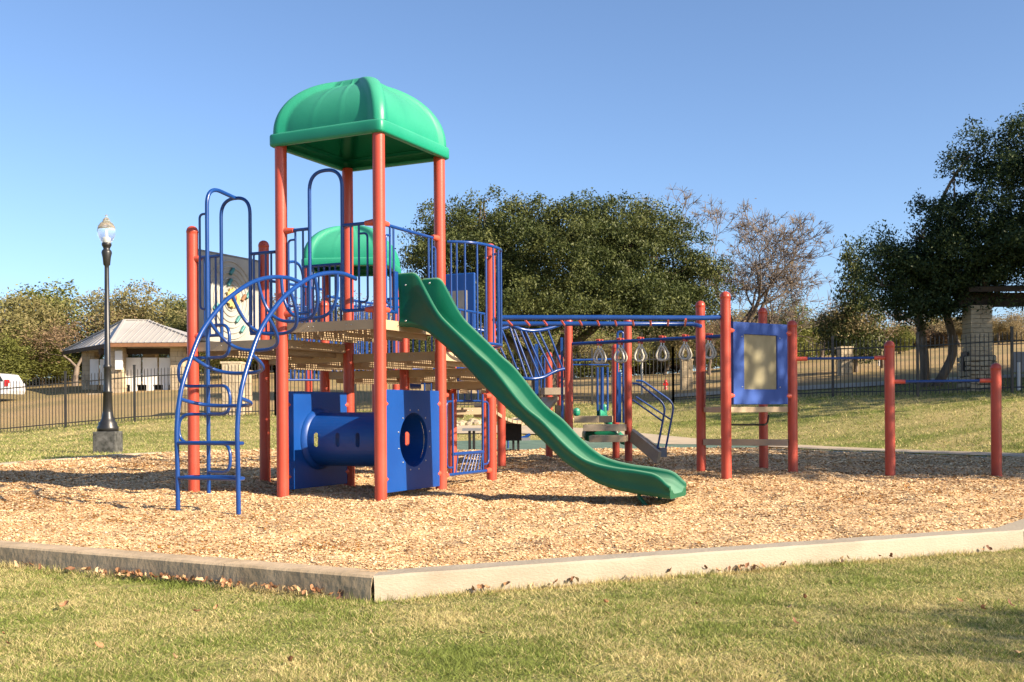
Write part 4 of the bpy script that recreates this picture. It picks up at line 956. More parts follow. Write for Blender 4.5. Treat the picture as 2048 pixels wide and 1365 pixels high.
# big dark oak at the right edge
rb = spot(1858, 752, 36); rz0 = gz(rb.x, rb.y)
def SR(px, py, d, rx, rz, ry=None): p = spot(px, py, d); return (p.x-rb.x, p.y-rb.y, p.z-rz0, rx, ry or rx, rz)
blobs = [SR(1925, 572, 34.5, 1.4, .8), SR(2030, 520, 33.5, 1.9, .9), SR(1820, 600, 34.5, 1.0, .6), SR(1775, 515, 34.5, .95, .8), SR(1765, 580, 34.5, .7, .6), SR(1850, 520, 34.5, 1.2, 1.0), SR(1900, 500, 34.5, 1.7, 1.5), SR(1810, 545, 34.5, 1.2, 1.1), SR(1880, 590, 34.5, 1.6, .9), SR(2060, 420, 34, 2.9, 2.6), SR(2200, 385, 34, 3.2, 2.6), SR(1960, 520, 34, 2.3, 1.9), SR(1860, 560, 34.5, 1.5, 1.2), SR(1790, 530, 34.5, .85, .95), SR(1950, 310, 34, .95, .9), SR(2020, 315, 34, 1.1, .9), SR(1870, 440, 34, 1.05, .9), SR(1915, 340, 34, .5, .45), SR(2045, 262, 33.5, .8, .6),
         SR(1830, 615, 34.5, 1.2, .7), SR(1770, 560, 34.5, .9, .8), SR(1760, 500, 34.5, .35, .4), SR(1975, 560, 34, 1.4, .6), SR(1850, 470, 34, .7, .6), SR(1780, 590, 34.5, .7, .5), SR(1900, 620, 34.5, .9, .55), SR(2350, 450, 34, 3.2, 2.4)]
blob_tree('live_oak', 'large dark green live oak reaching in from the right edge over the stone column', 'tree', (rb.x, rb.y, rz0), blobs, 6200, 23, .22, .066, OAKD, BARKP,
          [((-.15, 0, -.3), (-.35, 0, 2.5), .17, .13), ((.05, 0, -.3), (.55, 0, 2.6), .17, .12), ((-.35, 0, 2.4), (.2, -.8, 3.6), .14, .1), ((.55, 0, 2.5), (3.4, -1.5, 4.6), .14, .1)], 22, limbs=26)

# bare pecan between the two oaks
def bare_tree(px, py, d, L0, r0, seed, label, depth=6, name='bare_tree', lm=None, dirs=None, leafn=0):
    b = spot(px, py, d); b.z = gz(b.x, b.y); root = empty(name, b, label, 'tree'); rg = random.Random(seed); segs = []; tips = []
    for (dd, L_, rr) in (dirs or [((0, 0, 1), L0, r0)]): grow(segs, tips, V(b)-Z*.2, V(dd).normalized(), L_, rr, depth, rg, spread=.66, up=.06, lenf=.76, radf=.66, wig=.2)
    seg_mesh([s_ for s_ in segs if s_[2] > .022]).build('trunk', BARK if lm is None else BARKP, root)
    tw = [(a, b, max(c_, .013), max(d_, .011)) for a, b, c_, d_ in segs if c_ <= .022]; g = np.random.default_rng(seed)
    # fine twigs off every tip
    for (p, dd) in tips:
        for k in range(6): e_ = p+(dd+V((rg.gauss(0, .7), rg.gauss(0, .7), rg.gauss(0, .6)))).normalized()*rg.uniform(.2, .5); tw.append((p, e_, .012, .008))
    seg_mesh(tw).build('twigs', TWIG, root)
    if leafn:
        cen = np.array([tuple(p) for p, _ in tips]); q_, t = leaf_quads(cen, leafn, .28, .07, g); fast_mesh('crown', q_, 4, lm or BRN, t, None, root, origin=tuple(b))
    return root
bare_tree(1485, 745, 50, 2.6, .26, 9, 'tall bare brown-twigged tree rising between the two oaks', 6, dirs=[((-.12, 0, 1), 2.35, .20), ((.16, .1, 1), 2.45, .22), ((.50, 0, .85), 1.9, .16), ((-.45, 0, .9), 1.7, .13)], leafn=1)

# tree line built from a few kinds, each tree its own crown and trunk
KINDS = {}
def kind_tree(kind, seed):
    """a small tree about 6 m high at the origin, hidden in no collection: first use keeps it"""
    key = (kind, seed)
    if key in KINDS: return KINDS[key]
    g = np.random.default_rng(seed+100); rg = random.Random(seed+100); segs = []; tips = []
    if kind == 'cedar':
        segs = [(V((0, 0, 0)), V((.1, 0, 4.6)), .14, .03)]
        for k in range(26): z = .9+k*.16; a = k*2.4; L_ = 1.7*(1-z/6.2)+.3; segs.append((V((.02*z, 0, z)), V((math.cos(a)*L_, math.sin(a)*L_, z+.25)), .035, .01))
        blobs = [(rg.gauss(0, .5)*(1-z/7), rg.gauss(0, .5)*(1-z/7), z, 1.75*(1-z/6.8)+.25, 1.75*(1-z/6.8)+.25, .75) for z in (1.2, 1.9, 2.6, 3.3, 4.0, 4.7, 5.3)]
        cen = blob_centres(blobs, 900, g, .5); q_, t = leaf_quads(cen, 13, .2, .085, g)
    elif kind == 'oak':
        grow(segs, tips, V((0, 0, -.2)), V((.05, 0, 1)), 1.9, .17, 3, rg, spread=.7)
        blobs = [(rg.gauss(0, 1.1), rg.gauss(0, 1.1), rg.uniform(2.2, 4.9), rg.uniform(.8, 1.5), rg.uniform(.8, 1.5), rg.uniform(.6, 1.05)) for _ in range(11)]
        cen = blob_centres(blobs, 950, g, .4); q_, t = leaf_quads(cen, 12, .23, .085, g)
    elif kind == 'bush':
        segs = [(V((0, 0, 0)), V((.1, 0, 1.6)), .08, .03)]+[(V((0, 0, .3)), V((math.cos(k)*1.2, math.sin(k)*1.2, 1.8)), .04, .015) for k in range(5)]
        blobs = [(rg.gauss(0, .9), rg.gauss(0, .9), rg.uniform(.5, 2.3), rg.uniform(.7, 1.2), rg.uniform(.7, 1.2), rg.uniform(.5, .9)) for _ in range(9)]
        cen = blob_centres(blobs, 800, g, .4); q_, t = leaf_quads(cen, 12, .2, .085, g)
    else:       # brown: mostly twigs with thin foliage
        grow(segs, tips, V((0, 0, -.2)), V((0, 0, 1)), 1.35, .14, 5, rg, spread=.75, up=.12)
        cen = np.array([tuple(p) for p, _ in tips]); q_, t = leaf_quads(cen, 30, .33, .062, g)
    KINDS[key] = (seg_mesh(segs, .05), q_, t); return KINDS[key]
MESHC = {}
def place_tree(kind, seed, px, d, hpx, lm, label, name, bm=BARKP, width=1., pbase=None):
    """hpx: photo row of the tree top"""
    x = (px-1024)/FPX*d; z = gz(x, d); top = spot(px, hpx, d).z; s_ = max(.3, (top-z)/{'cedar': 5.9, 'oak': 5.9, 'bush': 3.1, 'brown': 5.6}[kind])
    root = empty(name, (x, d, z), label, 'tree', 'trees along the back of the park'); key = (kind, seed, lm.name)
    if key not in MESHC:
        mb, q_, t = kind_tree(kind, seed); tr = mb.build('trunk', bm, root); o0 = WORLD[tr.name].copy(); cr = fast_mesh('crown', q_, 4, lm, t, None, root)
        MESHC[key] = (tr.data, cr.data, o0)
        objs = [(tr, o0), (cr, V((0, 0, 0)))]
    else:
        td, cd, o0 = MESHC[key]; objs = []
        for nm, me, oo in (('trunk', td, o0), ('crown', cd, V((0, 0, 0)))):
            o = bpy.data.objects.new(nm, me); sc.collection.objects.link(o); o.parent = root; objs.append((o, oo))
    rot = (px*1.7) % 6.28
    for o, oo in objs:
        sc_ = V((s_*width, s_*width, s_)); o.rotation_euler = (0, 0, rot); o.scale = sc_
        v = Matrix.Rotation(rot, 3, 'Z')@V((oo.x*sc_.x, oo.y*sc_.y, oo.z*sc_.z)); o.location = v
    return root
T = place_tree
spots = [
 # left tree line
 ('oak', 1, -40, 60, 560, SCRUB, 'tan-green oak at the far left edge of the photo', 'oak_tree', 1.2),
 ('oak', 2, 20, 63, 570, SCRUB, 'tan-green oak just inside the left edge, above the white car', 'oak_tree', 1.1),
 ('oak', 6, -14, 62, 640, CEDAR, 'low green oak right over the white car', 'oak_tree', 1.2),
 ('cedar', 1, 62, 67, 578, CEDAR, 'green tree between the left edge and the brown bare tree', 'cedar_tree', 1.6),
 ('cedar', 2, 118, 69, 570, CEDAR, 'bright green tree peeking over the brown bare tree', 'cedar_tree', 1.7),
 ('brown', 1, 150, 59, 585, BRN, 'brown leafless spreading tree left of the pavilion roof', 'bare_tree', 1.5),
 ('brown', 2, 205, 64, 590, BRN, 'brown twiggy tree behind the lamp post', 'bare_tree', 1.4),
 ('oak', 3, 245, 64, 552, SCRUB, 'tall oak topping the tree line right of the lamp globe', 'oak_tree', 1.0),
 ('oak', 4, 300, 66, 572, SCRUB, 'dull green oak above the pavilion ridge', 'oak_tree', 1.1),
 ('oak', 1, 345, 64, 578, SCRUB, 'dull green oak above the right slope of the pavilion', 'oak_tree', 1.1),
 ('oak', 5, 395, 62, 590, OAK, 'dark green oak behind the leftmost red post', 'oak_tree', 1.1),
 ('cedar', 3, 10, 58, 668, CEDAR, 'low bushy green cedar behind the white car', 'cedar_tree', 1.9),
 ('cedar', 1, 84, 62, 672, CEDAR, 'low bushy green cedar under the brown bare tree', 'cedar_tree', 2.6),
 ('cedar', 2, 142, 66, 690, CEDAR, 'low green cedar just left of the pavilion', 'cedar_tree', 2.3),
 ('cedar', 3, 262, 66, 680, CEDAR, 'green cedar seen through the pavilion opening left of centre', 'cedar_tree', 2.2),
 ('cedar', 1, 332, 68, 678, CEDAR, 'green cedar seen through the pavilion opening at its right', 'cedar_tree', 2.2),
 ('oak', 2, 450, 60, 610, SCRUB, 'olive oak behind the serpentine climber', 'oak_tree', 1.2),
 ('oak', 3, 520, 62, 612, SCRUB, 'olive oak behind the toy panel', 'oak_tree', 1.2),
 ('brown', 3, 590, 60, 560, BRN, 'brown bare tree seen through the arch climber', 'bare_tree', 1.2),
 ('brown', 1, 670, 62, 555, BRN, 'brown bare tree below the small green canopy', 'bare_tree', 1.2),
 ('brown', 2, 745, 60, 560, TANL, 'tan bare tree right of the small green canopy', 'bare_tree', 1.2),
 ('oak', 4, 640, 70, 620, SCRUB, 'low olive oak behind the main deck', 'oak_tree', 1.5),
 ('oak', 5, 800, 66, 610, OAK, 'dark oak beside the top of the slide', 'oak_tree', 1.3),
 # middle and right
 ('brown', 3, 960, 62, 650, TANL, 'tan bare tree low behind the slide', 'bare_tree', 1.6),
 ('brown', 1, 1050, 70, 660, TANL, 'tan bare tree under the round oak, left of its trunk', 'bare_tree', 1.6),
 ('brown', 2, 1150, 66, 640, TANL, 'tan bare tree under the round oak, right of its trunk', 'bare_tree', 1.5),
 ('oak', 6, 1240, 64, 655, SCRUB, 'olive tree behind the hanging rings', 'oak_tree', 1.5),
 ('oak', 2, 1330, 66, 650, SCRUB, 'olive tree behind the right half of the ring ladder', 'oak_tree', 1.5),
 ('brown', 3, 1420, 60, 620, BRN, 'brown tree behind the two close red posts', 'bare_tree', 1.3),
 ('brown', 1, 1510, 62, 590, BRN, 'brown tree behind the blue window panel', 'bare_tree', 1.4),
 ('cedar', 2, 1590, 62, 600, CEDAR, 'green cedar just right of the blue window panel', 'cedar_tree', 1.6),
 ('cedar', 3, 1545, 64, 625, CEDAR, 'low green cedar above the blue window panel', 'cedar_tree', 1.5),
 ('oak', 4, 1640, 66, 610, SCRUB, 'olive tree behind the first chin-up bar', 'oak_tree', 1.3),
 ('cedar', 1, 1712, 46, 478, OAK, 'tall thin dark olive cedar left of the big right-hand oak', 'cedar_tree', .75),
 ('brown', 2, 1700, 46, 560, TANL, 'tan leafed tree tangled with the tall cedar', 'bare_tree', 1.3),
 ('brown', 3, 1765, 48, 575, BRN, 'brown tree under the left tips of the right-hand oak', 'bare_tree', 1.2),
 ('brown', 1, 1850, 66, 600, TANL, 'tan tree left of the stone column', 'bare_tree', 1.6),
 ('oak', 1, 1920, 68, 625, TANL, 'tan leafed tree behind the stone column', 'oak_tree', 1.5),
 ('oak', 3, 2000, 66, 625, TANL, 'tan leafed tree right of the stone column', 'oak_tree', 1.5),
 ('oak', 6, 2080, 66, 620, SCRUB, 'olive tree at the far right edge under the shelter beam', 'oak_tree', 1.5),
 ('cedar', 2, 1800, 62, 668, CEDAR, 'low green cedar behind the taller chin-up post', 'cedar_tree', 2.2),
]
_rg = random.Random(77); _lm = {'oak': [SCRUB, TANL, OAK, BRN], 'cedar': [CEDAR, OAK], 'brown': [BRN, TANL]}
_land = ['over the rear railings', 'behind the slide top', 'behind the round oak', 'behind the round oak trunk', 'behind the hanging rings', 'behind the tall red posts', 'behind the window panel', 'behind the first chin-up bar', 'behind the second chin-up bar', 'behind the stone column', 'at the right edge']
def _ord(n_): return str(n_)+('th' if 10 < n_ % 100 < 14 else {1: 'st', 2: 'nd', 3: 'rd'}.get(n_ % 10, 'th'))
for i_ in range(34):
    px = 430+i_*52+_rg.uniform(-12, 12); k = _rg.choice(['oak', 'oak', 'cedar', 'brown', 'brown']); lm = _rg.choice(_lm[k]); d = _rg.uniform(86, 104)
    col_ = {'scrub_oak_leaf': 'olive', 'dry_leaf': 'straw-coloured', 'live_oak_leaf': 'dark green', 'brown_leaf': 'brown', 'cedar_leaf': 'yellow-green'}[lm.name]
    spots.append((k, _rg.randint(1, 3), px, d, _rg.uniform(596, 640), lm, 'distant %s, %s of 34 in the farthest row from the left' % (col_+' tree', _ord(i_+1)), {'oak': 'oak_tree', 'cedar': 'cedar_tree', 'brown': 'bare_tree'}[k], {'oak': 1.35, 'cedar': 1.9, 'brown': 1.5}[k]))
for (k, s_, px, d, h, lm, lab, nm, wd) in spots: T(k, s_, px, d, h, lm, lab, nm, width=wd)
for i_ in range(42):
    px = 470+i_*39+_rg.uniform(-14, 14); d = _rg.uniform(70, 76); lm = _rg.choice([SCRUB, TANL, CEDAR, BRN]); col_ = {'scrub_oak_leaf': 'olive', 'dry_leaf': 'straw-coloured', 'brown_leaf': 'brown', 'cedar_leaf': 'yellow-green'}[lm.name]
    T('bush', _rg.randint(1, 4), px, d, _rg.uniform(640, 664) if px < 1500 else _rg.uniform(632, 652), lm, 'low %s thicket along the crest, %s of 42 from the left' % (col_, _ord(i_+1)), 'shrub', width=_rg.uniform(1.0, 1.4))
# oaks outside the frame to the right whose shade falls across the rear of the bed and the near lawn
for i, (x, y, h, wd, sd2) in enumerate(((15.0, 10.3, 9.0, 1.0, 3), (19.5, 13.5, 9.0, 1.1, 5), (30.5, 32.0, 10.0, 1.6, 4), (23.5, 28.5, 10.0, 1.3, 2), (27, 26, 9.5, 1.4, 1), (8.35, 1.4, 4.6, .36, 6), (13.0, 13.4, 8.0, 1.0, 2), (25.5, 31.5, 11.0, 1.5, 3))):
    z = gz(x, y); root = empty('oak_tree', (x, y, z), ['oak beyond the right edge nearest the chin-up bars', 'taller oak beyond the right edge', 'small oak beyond the right edge behind the bed', 'tallest oak far beyond the right edge', 'oak beyond the right edge near the fence', 'young oak standing right of the photographer', 'oak beyond the right edge level with the overhead ladder', 'broad oak beyond the right end of the fence'][i], 'tree')
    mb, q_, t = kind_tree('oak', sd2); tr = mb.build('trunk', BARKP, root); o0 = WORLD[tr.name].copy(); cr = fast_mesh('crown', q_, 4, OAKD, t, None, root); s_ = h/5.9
    for o, oo in ((tr, o0), (cr, V((0, 0, 0)))): o.scale = (s_*wd, s_*wd, s_); o.location = V((oo.x*s_*wd, oo.y*s_*wd, oo.z*s_))

# ------------------------------------------------------------------ stone pavilion on the left
def stones(parent, c0, wx, wy, z0, z1, rows, seed, irregular=False, mt=STONE, face_x=True):
    """a stone column: dark core with individual stones standing proud on the two visible sides"""
    rg = random.Random(seed); MB().box((c0.x, c0.y, (z0+z1)/2), wx-.02, wy-.02, z1-z0).build('column_core', STONED, parent)
    hh = (z1-z0)/rows
    for r_ in range(rows):
        z = z0+hh*r_; h = hh-.012
        for side in ((0, -1), (1, 0), (-1, 0)):
            W = wx if side[0] == 0 else wy; x = -W/2; 
            while x < W/2-.02:
                L_ = min(rg.uniform(.16, .42) if irregular else rg.uniform(.25, .45), W/2-x)
                if W/2-(x+L_) < .10: L_ = W/2-x
                pr = rg.uniform(.0, .02)
                if side[0] == 0: MB().box((c0.x+x+L_/2, c0.y-wy/2-pr/2+.005, z+hh/2), L_-.012, .03+pr, h).build('stone', mt, parent)
                else: MB().box((c0.x+side[0]*(wx/2+pr/2-.005), c0.y+x+L_/2, z+hh/2), .03+pr, L_-.012, h).build('stone', mt, parent)
                x += L_
def pavilion():
    dF = 52.0; fl = spot(235, 788, dF); z0 = fl.z; ex = lambda px, d=dF: (px-1024)/FPX*d
    root = empty('pavilion', (ex(300), dF+2, z0), 'open stone picnic pavilion with a hipped grey metal roof', 'pavilion')
    fr, fL = spot(224, 686, 50.5), spot(127, 688, 56.5)
    zE = fr.z; xr = ex(404, 50.5)
    Fn = V((ex(222, 50.5), 50.5, zE)); Fr = V((xr, 50.5, zE)); Bl = V((ex(127, 57), 57.0, zE)); Br = V((xr+.5, 57, zE))
    ap1 = V((ex(246, 53.3), 53.6, spot(246, 641, 53.6).z)); ap2 = V((ex(294, 53.6), 53.8, spot(294, 642, 53.8).z))
    faces = [[Fn, Fr, ap2, ap1], [Fr, Br, ap2], [Br, Bl, ap1, ap2], [Bl, Fn, ap1]]
    rf = MB()
    for f in faces: rf.add(f, [tuple(range(len(f)))])
    rf.add([p-Z*.05 for p in (Fn, Fr, Br, Bl)], [(3, 2, 1, 0)])
    ro = rf.build('roof', ROOF, root)
    for k in range(1, 16):            # standing seams on the two visible slopes
        t = k/16; a = Fn.lerp(Fr, t); tt = t; b = V((a.x, 0, 0))
        # seam runs up the slope until it meets a hip
        slope = (ap1.z-zE)/(ap1.y-Fn.y)
        ymax = ap1.y
        if a.x < ap1.x: ymax = Fn.y+(a.x-Fn.x)/(ap1.x-Fn.x)*(ap1.y-Fn.y)
        elif a.x > ap2.x: ymax = Fn.y+(Fr.x-a.x)/(Fr.x-ap2.x)*(ap2.y-Fn.y)
        MB().bar(a+Z*.02, V((a.x, ymax, zE+slope*(ymax-Fn.y)+.02)), .022, .025).build('roof_seam', ROOF, ro)
    for k in range(1, 10):
        t = k/10; a = Bl.lerp(Fn, t); e_ = ap1; MB().bar(a+Z*.02, a.lerp(e_, .9 if abs(t-.5) < .12 else (.1+1.6*min(t, 1-t)))+Z*.02, .022, .025).build('roof_seam', ROOF, ro)
    for a, b in ((Fn, ap1), (ap1, ap2), (ap2, Fr), (Bl, ap1)): MB().bar(a+Z*.03, b+Z*.03, .12, .05).build('roof_ridge', ROOF, ro)
    MB().bar(Fn-Z*.11, Fr-Z*.11, .06, .17).build('fascia', WOODB, root); MB().bar(Bl-Z*.11, Fn-Z*.11, .06, .17).build('fascia', WOODD, root)
    cols = [(235, 51.6, .72), (358, 51.6, .6), (182, 55.5, .62), (302, 56.2, .6)]
    for i, (px, d, w_) in enumerate(cols):
        c_ = V((ex(px, d), d, 0)); g_ = MB().box((c_.x, c_.y, z0-.1), w_+.12, w_+.12, .3).build('column', STONE, root)
        stones(g_, c_, w_, w_, z0, zE-.12, 9, i, mt=STONE)
    MB().box((ex(300), 54, z0-.15), 5.2, 6.2, .3).build('floor_slab', CONC, root)
    MB().box((ex(300), 51.9, zE-.33), 4.8, .2, .28).build('beam', WOODD, root)
    for i, (xa, xb, d, yt, yb) in enumerate(((252, 283, 51.8, 716, 770), (285, 316, 51.8, 716, 770), (318, 348, 51.8, 716, 770), (180, 199, 54.2, 719, 770), (200, 218, 53.6, 719, 770), (230, 246, 51.1, 702, 740))):
        a, b = spot(xa, yt, d), spot(xb, yb, d); MB().box(((a.x+b.x)/2, d, (a.z+b.z)/2), abs(b.x-a.x)-.03, .12, a.z-b.z).build('notice_board' if i < 5 else 'meter_box', WHITEM, root, bevel=.01)
        if i < 5: MB().box(((a.x+b.x)/2, d+.02, (b.z+z0)/2), .28, .3, b.z-z0).build('board_foot', WHITEM if i < 3 else STONE, root)
    MB().box((ex(300, 52.6), 52.6, z0+.22), 3.4, .1, .42).build('dark_recess', DARK, root)
pavilion()

# stone gate pillar behind the climber
def pillar(px, yt, yb, d, w_, lab, seed, rows=6, nm='stone_pillar'):
    a, b = spot(px, yt, d), spot(px, yb, d); z = min(b.z, gz(a.x, d)) ; root = empty(nm, (a.x, d, z), lab, 'pillar')
    stones(root, V((a.x, d, 0)), w_, w_, z-.2, a.z, rows, seed, True); MB().box((a.x, d, a.z+.03), w_+.08, w_+.08, .07).build('pillar_cap', STONE, root)
pillar(466, 728, 815, 37, .62, 'pale stone gate pillar behind the serpentine climber', 3)
pillar(1373, 722, 757, 44, .42, 'short pale stone pillar behind the rings on the dry slope', 4, 4)
pillar(1690, 697, 748, 44, .46, 'stone pillar behind the first chin-up bar', 5, 5)
pillar(493, 745, 812, 38, .3, 'narrow pale pillar beside the stone gate pillar', 6, 4)

# shelter at the right: rough stone column carrying a dark timber roof edge
def shelter():
    d = 34.0; c_ = spot(1955, 760, d); z0 = gz(c_.x, d)-.2; root = empty('picnic_shelter', (c_.x, d, z0), 'shelter with a rough stone column and dark timber beam under the right-hand oak', 'shelter')
    zt_ = spot(1955, 612, d).z
    lo = spot(1955, 712, d).z; c0 = V((c_.x, d, 0))
    rg = random.Random(8); MB().box((c0.x, c0.y, (z0+lo)/2), .80, .80, lo-z0).build('column_core', STONED, root)
    for side in (0, 1):
        z = z0
        while z < lo-.05:
            h = rg.uniform(.10, .19); x = -.42
            while x < .40:
                L_ = rg.uniform(.12, .30); L_ = min(L_, .42-x)
                pr = rg.uniform(.01, .05); hh = h*rg.uniform(.8, 1)
                if side == 0: o = MB().box((c0.x+x+L_/2, c0.y-.42-pr/2, z+hh/2), L_-.02, .06+pr, hh-.015)
                else: o = MB().box((c0.x-.42-pr/2, c0.y+x+L_/2, z+hh/2), .06+pr, L_-.02, hh-.015)
                o.build('stone', STONE, root, bevel=.015); x += L_
            z += h
    for k in range(11):
        zz_ = lo+(zt_-lo)*k/11; h = (zt_-lo)/11-.012
        off = (k % 2)*.15
        for x, L_ in ((-.34+.0, .30+off*.5), (-.34+.30+off*.5, .38-off*.5)): MB().box((c0.x+x+L_/2, c0.y-.0, zz_+h/2), L_-.012, .68, h).build('stone', STONE, root)
    MB().box((c0.x-.45, c0.y-.1, (spot(0, 755, d).z+spot(0, 718, d).z)/2), .16, .2, .6).build('dark_bin', BLK, root)
    a = spot(1905, 612, d); MB().box((c_.x+2.6, d+.1, spot(1955, 600, d).z+.0), 6.4, .35, .42).build('beam', WOODD, root)
    MB().add([V((c_.x-.5, d-.6, spot(1955, 588, d).z)), V((c_.x+6.5, d-.6, spot(1955, 588, d).z)), V((c_.x+6.5, d+3, spot(1955, 560, d).z)), V((c_.x+.5, d+3, spot(1955, 560, d).z)),
              V((c_.x-.5, d-.6, spot(1955, 578, d).z)), V((c_.x+6.5, d-.6, spot(1955, 578, d).z)), V((c_.x+6.5, d+3, spot(1955, 550, d).z)), V((c_.x+.5, d+3, spot(1955, 550, d).z))],
             [(3, 2, 1, 0), (4, 5, 6, 7), (0, 1, 5, 4), (1, 2, 6, 5), (2, 3, 7, 6), (3, 0, 4, 7)]).build('roof', WOODD, root)
    MB().box((c_.x+6, d+3.5, 3), .7, .7, 5.5).build('column', STONE, root)
shelter()

# ------------------------------------------------------------------ small things in the distance
def car():
    d = 50; p = spot(8, 788, d); z = gz(p.x, d)+.02; root = empty('parked_car', (p.x, d, z), 'white parked car cut off by the left edge, behind the fence', 'car')
    X = lambda x, y, zz_: (p.x+x, d+y, z+zz_*.86)
    body = [(-3.2, .35), (.55, .35), (.62, .55), (.60, .95), (.52, 1.0), (.30, 1.42), (.1, 1.48), (-1.6, 1.48), (-2.3, 1.0), (-3.2, .9)]
    n = len(body); MB().add([X(x, -.85, zz_) for x, zz_ in body]+[X(x, .85, zz_) for x, zz_ in body], [tuple(range(n)), tuple(range(2*n-1, n-1, -1))]+[(i, n+i, n+(i+1) % n, (i+1) % n) for i in range(n)]).build('car_body', CARW, root, bevel=.02)
    win = [(-1.9, 1.04), (.38, 1.04), (.20, 1.40), (-1.5, 1.40)]
    MB().add([X(x, -.87, zz_) for x, zz_ in win]+[X(x, -.84, zz_) for x, zz_ in win], [(0, 1, 2, 3), (7, 6, 5, 4), (0, 4, 5, 1), (1, 5, 6, 2), (2, 6, 7, 3), (3, 7, 4, 0)]).build('side_window', CARG, root)
    for x in (-.3, -2.4): MB().lathe(X(x, -.88, .34), [(.0, .16), (.30, .16), (.34, .1), (.34, -.0), (.2, -.04), (0, -.04)], 20, (0, 1, 0)).build('wheel', TYRE, root)
    MB().box(X(.52, -.80, .95), .16, .16, .30).build('tail_light', TAILR, root)
car()
def pole_thing(px, yt, yb, d, r, m_, lab, nm, cat):
    a, b = spot(px, yt, d), spot(px, yb, d); z = min(b.z, gz(a.x, d)); MB().tube([V((a.x, d, z-.2)), V((a.x, d, a.z))], r, 10).build(nm, m_, label=lab, cat=cat)
pole_thing(1283, 657, 745, 42, .045, WHITEP, 'thin white pole behind the third hanging ring', 'marker_pole', 'pole')
pole_thing(1758, 668, 698, 50, .05, WHITEP, 'short white post on the slope left of the taller chin-up post', 'marker_post', 'post')
pole_thing(2037, 725, 760, 32, .05, WHITEP, 'white post at the right edge behind the fence', 'marker_post', 'post')
def hydrant():
    p = spot(1331, 740, 46); z = gz(p.x, 46); MB().lathe((p.x, 46, z), [(.09, 0), (.09, .03), (.06, .05), (.06, .28), (.08, .30), (.065, .36), (.03, .41), (0, .44)], 14).box((p.x, 46, z+.22), .22, .08, .08).build('fire_hydrant', TAILR, label='small red hydrant on the dry grass behind the rings', cat='hydrant')
hydrant()
def grill(): 
    p = spot(2036, 735, 33); z = gz(p.x, 33); r_ = empty('park_sign', (p.x, 33, z), 'grey metal box on a stand at the right edge behind the fence', 'utility box')
    MB().box((p.x, 33, z+.85), .36, .16, .62).build('box_body', GREYB, r_, bevel=.01); MB().tube([(p.x, 33, z-.1), (p.x, 33, z+.6)], .04, 8).build('stand', GREYB, r_)
grill()
def house(px, yt, yb, d, w_, lab):
    a, b = spot(px, yt, d), spot(px, yb, d); z = b.z; root = empty('house', (a.x, d, z), lab, 'house'); h = a.z-z
    MB().box((a.x, d, z+h/2), w_, 5, h).build('wall', mat('pale_render', (.50, .46, .40), .8, (.44, .40, .35), 1), root)
    MB().add([(a.x-w_/2-.3, d-2.8, z+h), (a.x+w_/2+.3, d-2.8, z+h), (a.x+w_/2+.3, d+2.8, z+h), (a.x-w_/2-.3, d+2.8, z+h), (a.x-w_/4, d, z+h+1), (a.x+w_/4, d, z+h+1)], [(0, 1, 5, 4), (1, 2, 5), (2, 3, 4, 5), (3, 0, 4)]).build('roof', ROOF, root)
    for k in (-.28, .05, .32): wn = MB().box((a.x+k*w_, d-2.52, z+h*.55), .8, .06, h*.35).build('window', GREYB, root); MB().box((a.x+k*w_, d-2.56, z+h*.55), .66, .04, h*.28).build('pane', CARG, wn)
house(1640, 676, 706, 72, 2.6, 'pale house seen between trees above the first chin-up bar')
# bench and picnic table seen under the bridge
def bench(pxa, pxb, yt, yb, d, lab, m_=GREYB):
    a, b = spot(pxa, yt, d), spot(pxb, yt, d); z0 = gz(a.x, d); root = empty('park_bench', ((a.x+b.x)/2, d, z0), lab, 'bench')
    for k in range(3): MB().box(((a.x+b.x)/2, d-.16+.16*k, a.z-.03), b.x-a.x, .13, .05).build('seat_plank', m_, root)
    for x in (a.x+.25, b.x-.25):
        MB().box((x, d, (a.z+z0)/2-.05), .05, .32, a.z-z0-.02).build('leg', BLK, root)
bench(925, 962, 857, 897, 23.6, 'grey backless bench seen under the dark middle deck'); bench(1003, 1060, 876, 905, 22.8, 'grey backless bench with a blue seat behind it, under the bridge')
def rider():
    p = spot(1042, 885, 24); z0 = gz(p.x, 24); root = empty('blue_seat', (p.x, 24, z0), 'blue moulded swing-like seat behind the bench under the bridge', 'seat')
    MB().tube(spline([spot(1024, 866, 24), spot(1032, 874, 24), spot(1046, 876, 24), spot(1060, 869, 24)], 5), .035, 8).build('seat', BLUEP, root); MB().tube([spot(1016, 876, 24), (spot(1016, 897, 24))], .02, 8).build('leg', BLUE, root)
rider()
# rubble stones along the path
RB_ = nr.random((240, 3)); mbs = None
rmesh = None
for k in range(150):
    t = RB_[k, 0]; x = -3.4+t*5.2; y = 31.0+RB_[k, 1]*1.1; s_ = .08+.10*RB_[k, 2]
    if rmesh is None:
        bmv = [V((math.cos(a)*.9, math.sin(a)*.8, z_)) for z_, rr in ((0, 1), (.5, .9)) for a in [R(60*i) for i in range(6)]]+[V((.1, 0, .8))]
        mb = MB().add(bmv, [(i, (i+1) % 6, 6+(i+1) % 6, 6+i) for i in range(6)]+[(6+i, 6+(i+1) % 6, 12) for i in range(6)]); o = mb.build('rubble_stone', STONE); rmesh = o.data
    else: o = bpy.data.objects.new('rubble_stone', rmesh); sc.collection.objects.link(o)
    o.location = (x, y, gz(x, y)-.02); o.scale = (s_, s_*.9, s_*.9); o.rotation_euler = (0, 0, k*1.3)
    tag(o, 'pale rubble stone in the loose bank behind the path under the bridge', 'stone', 'rubble stones behind the path')

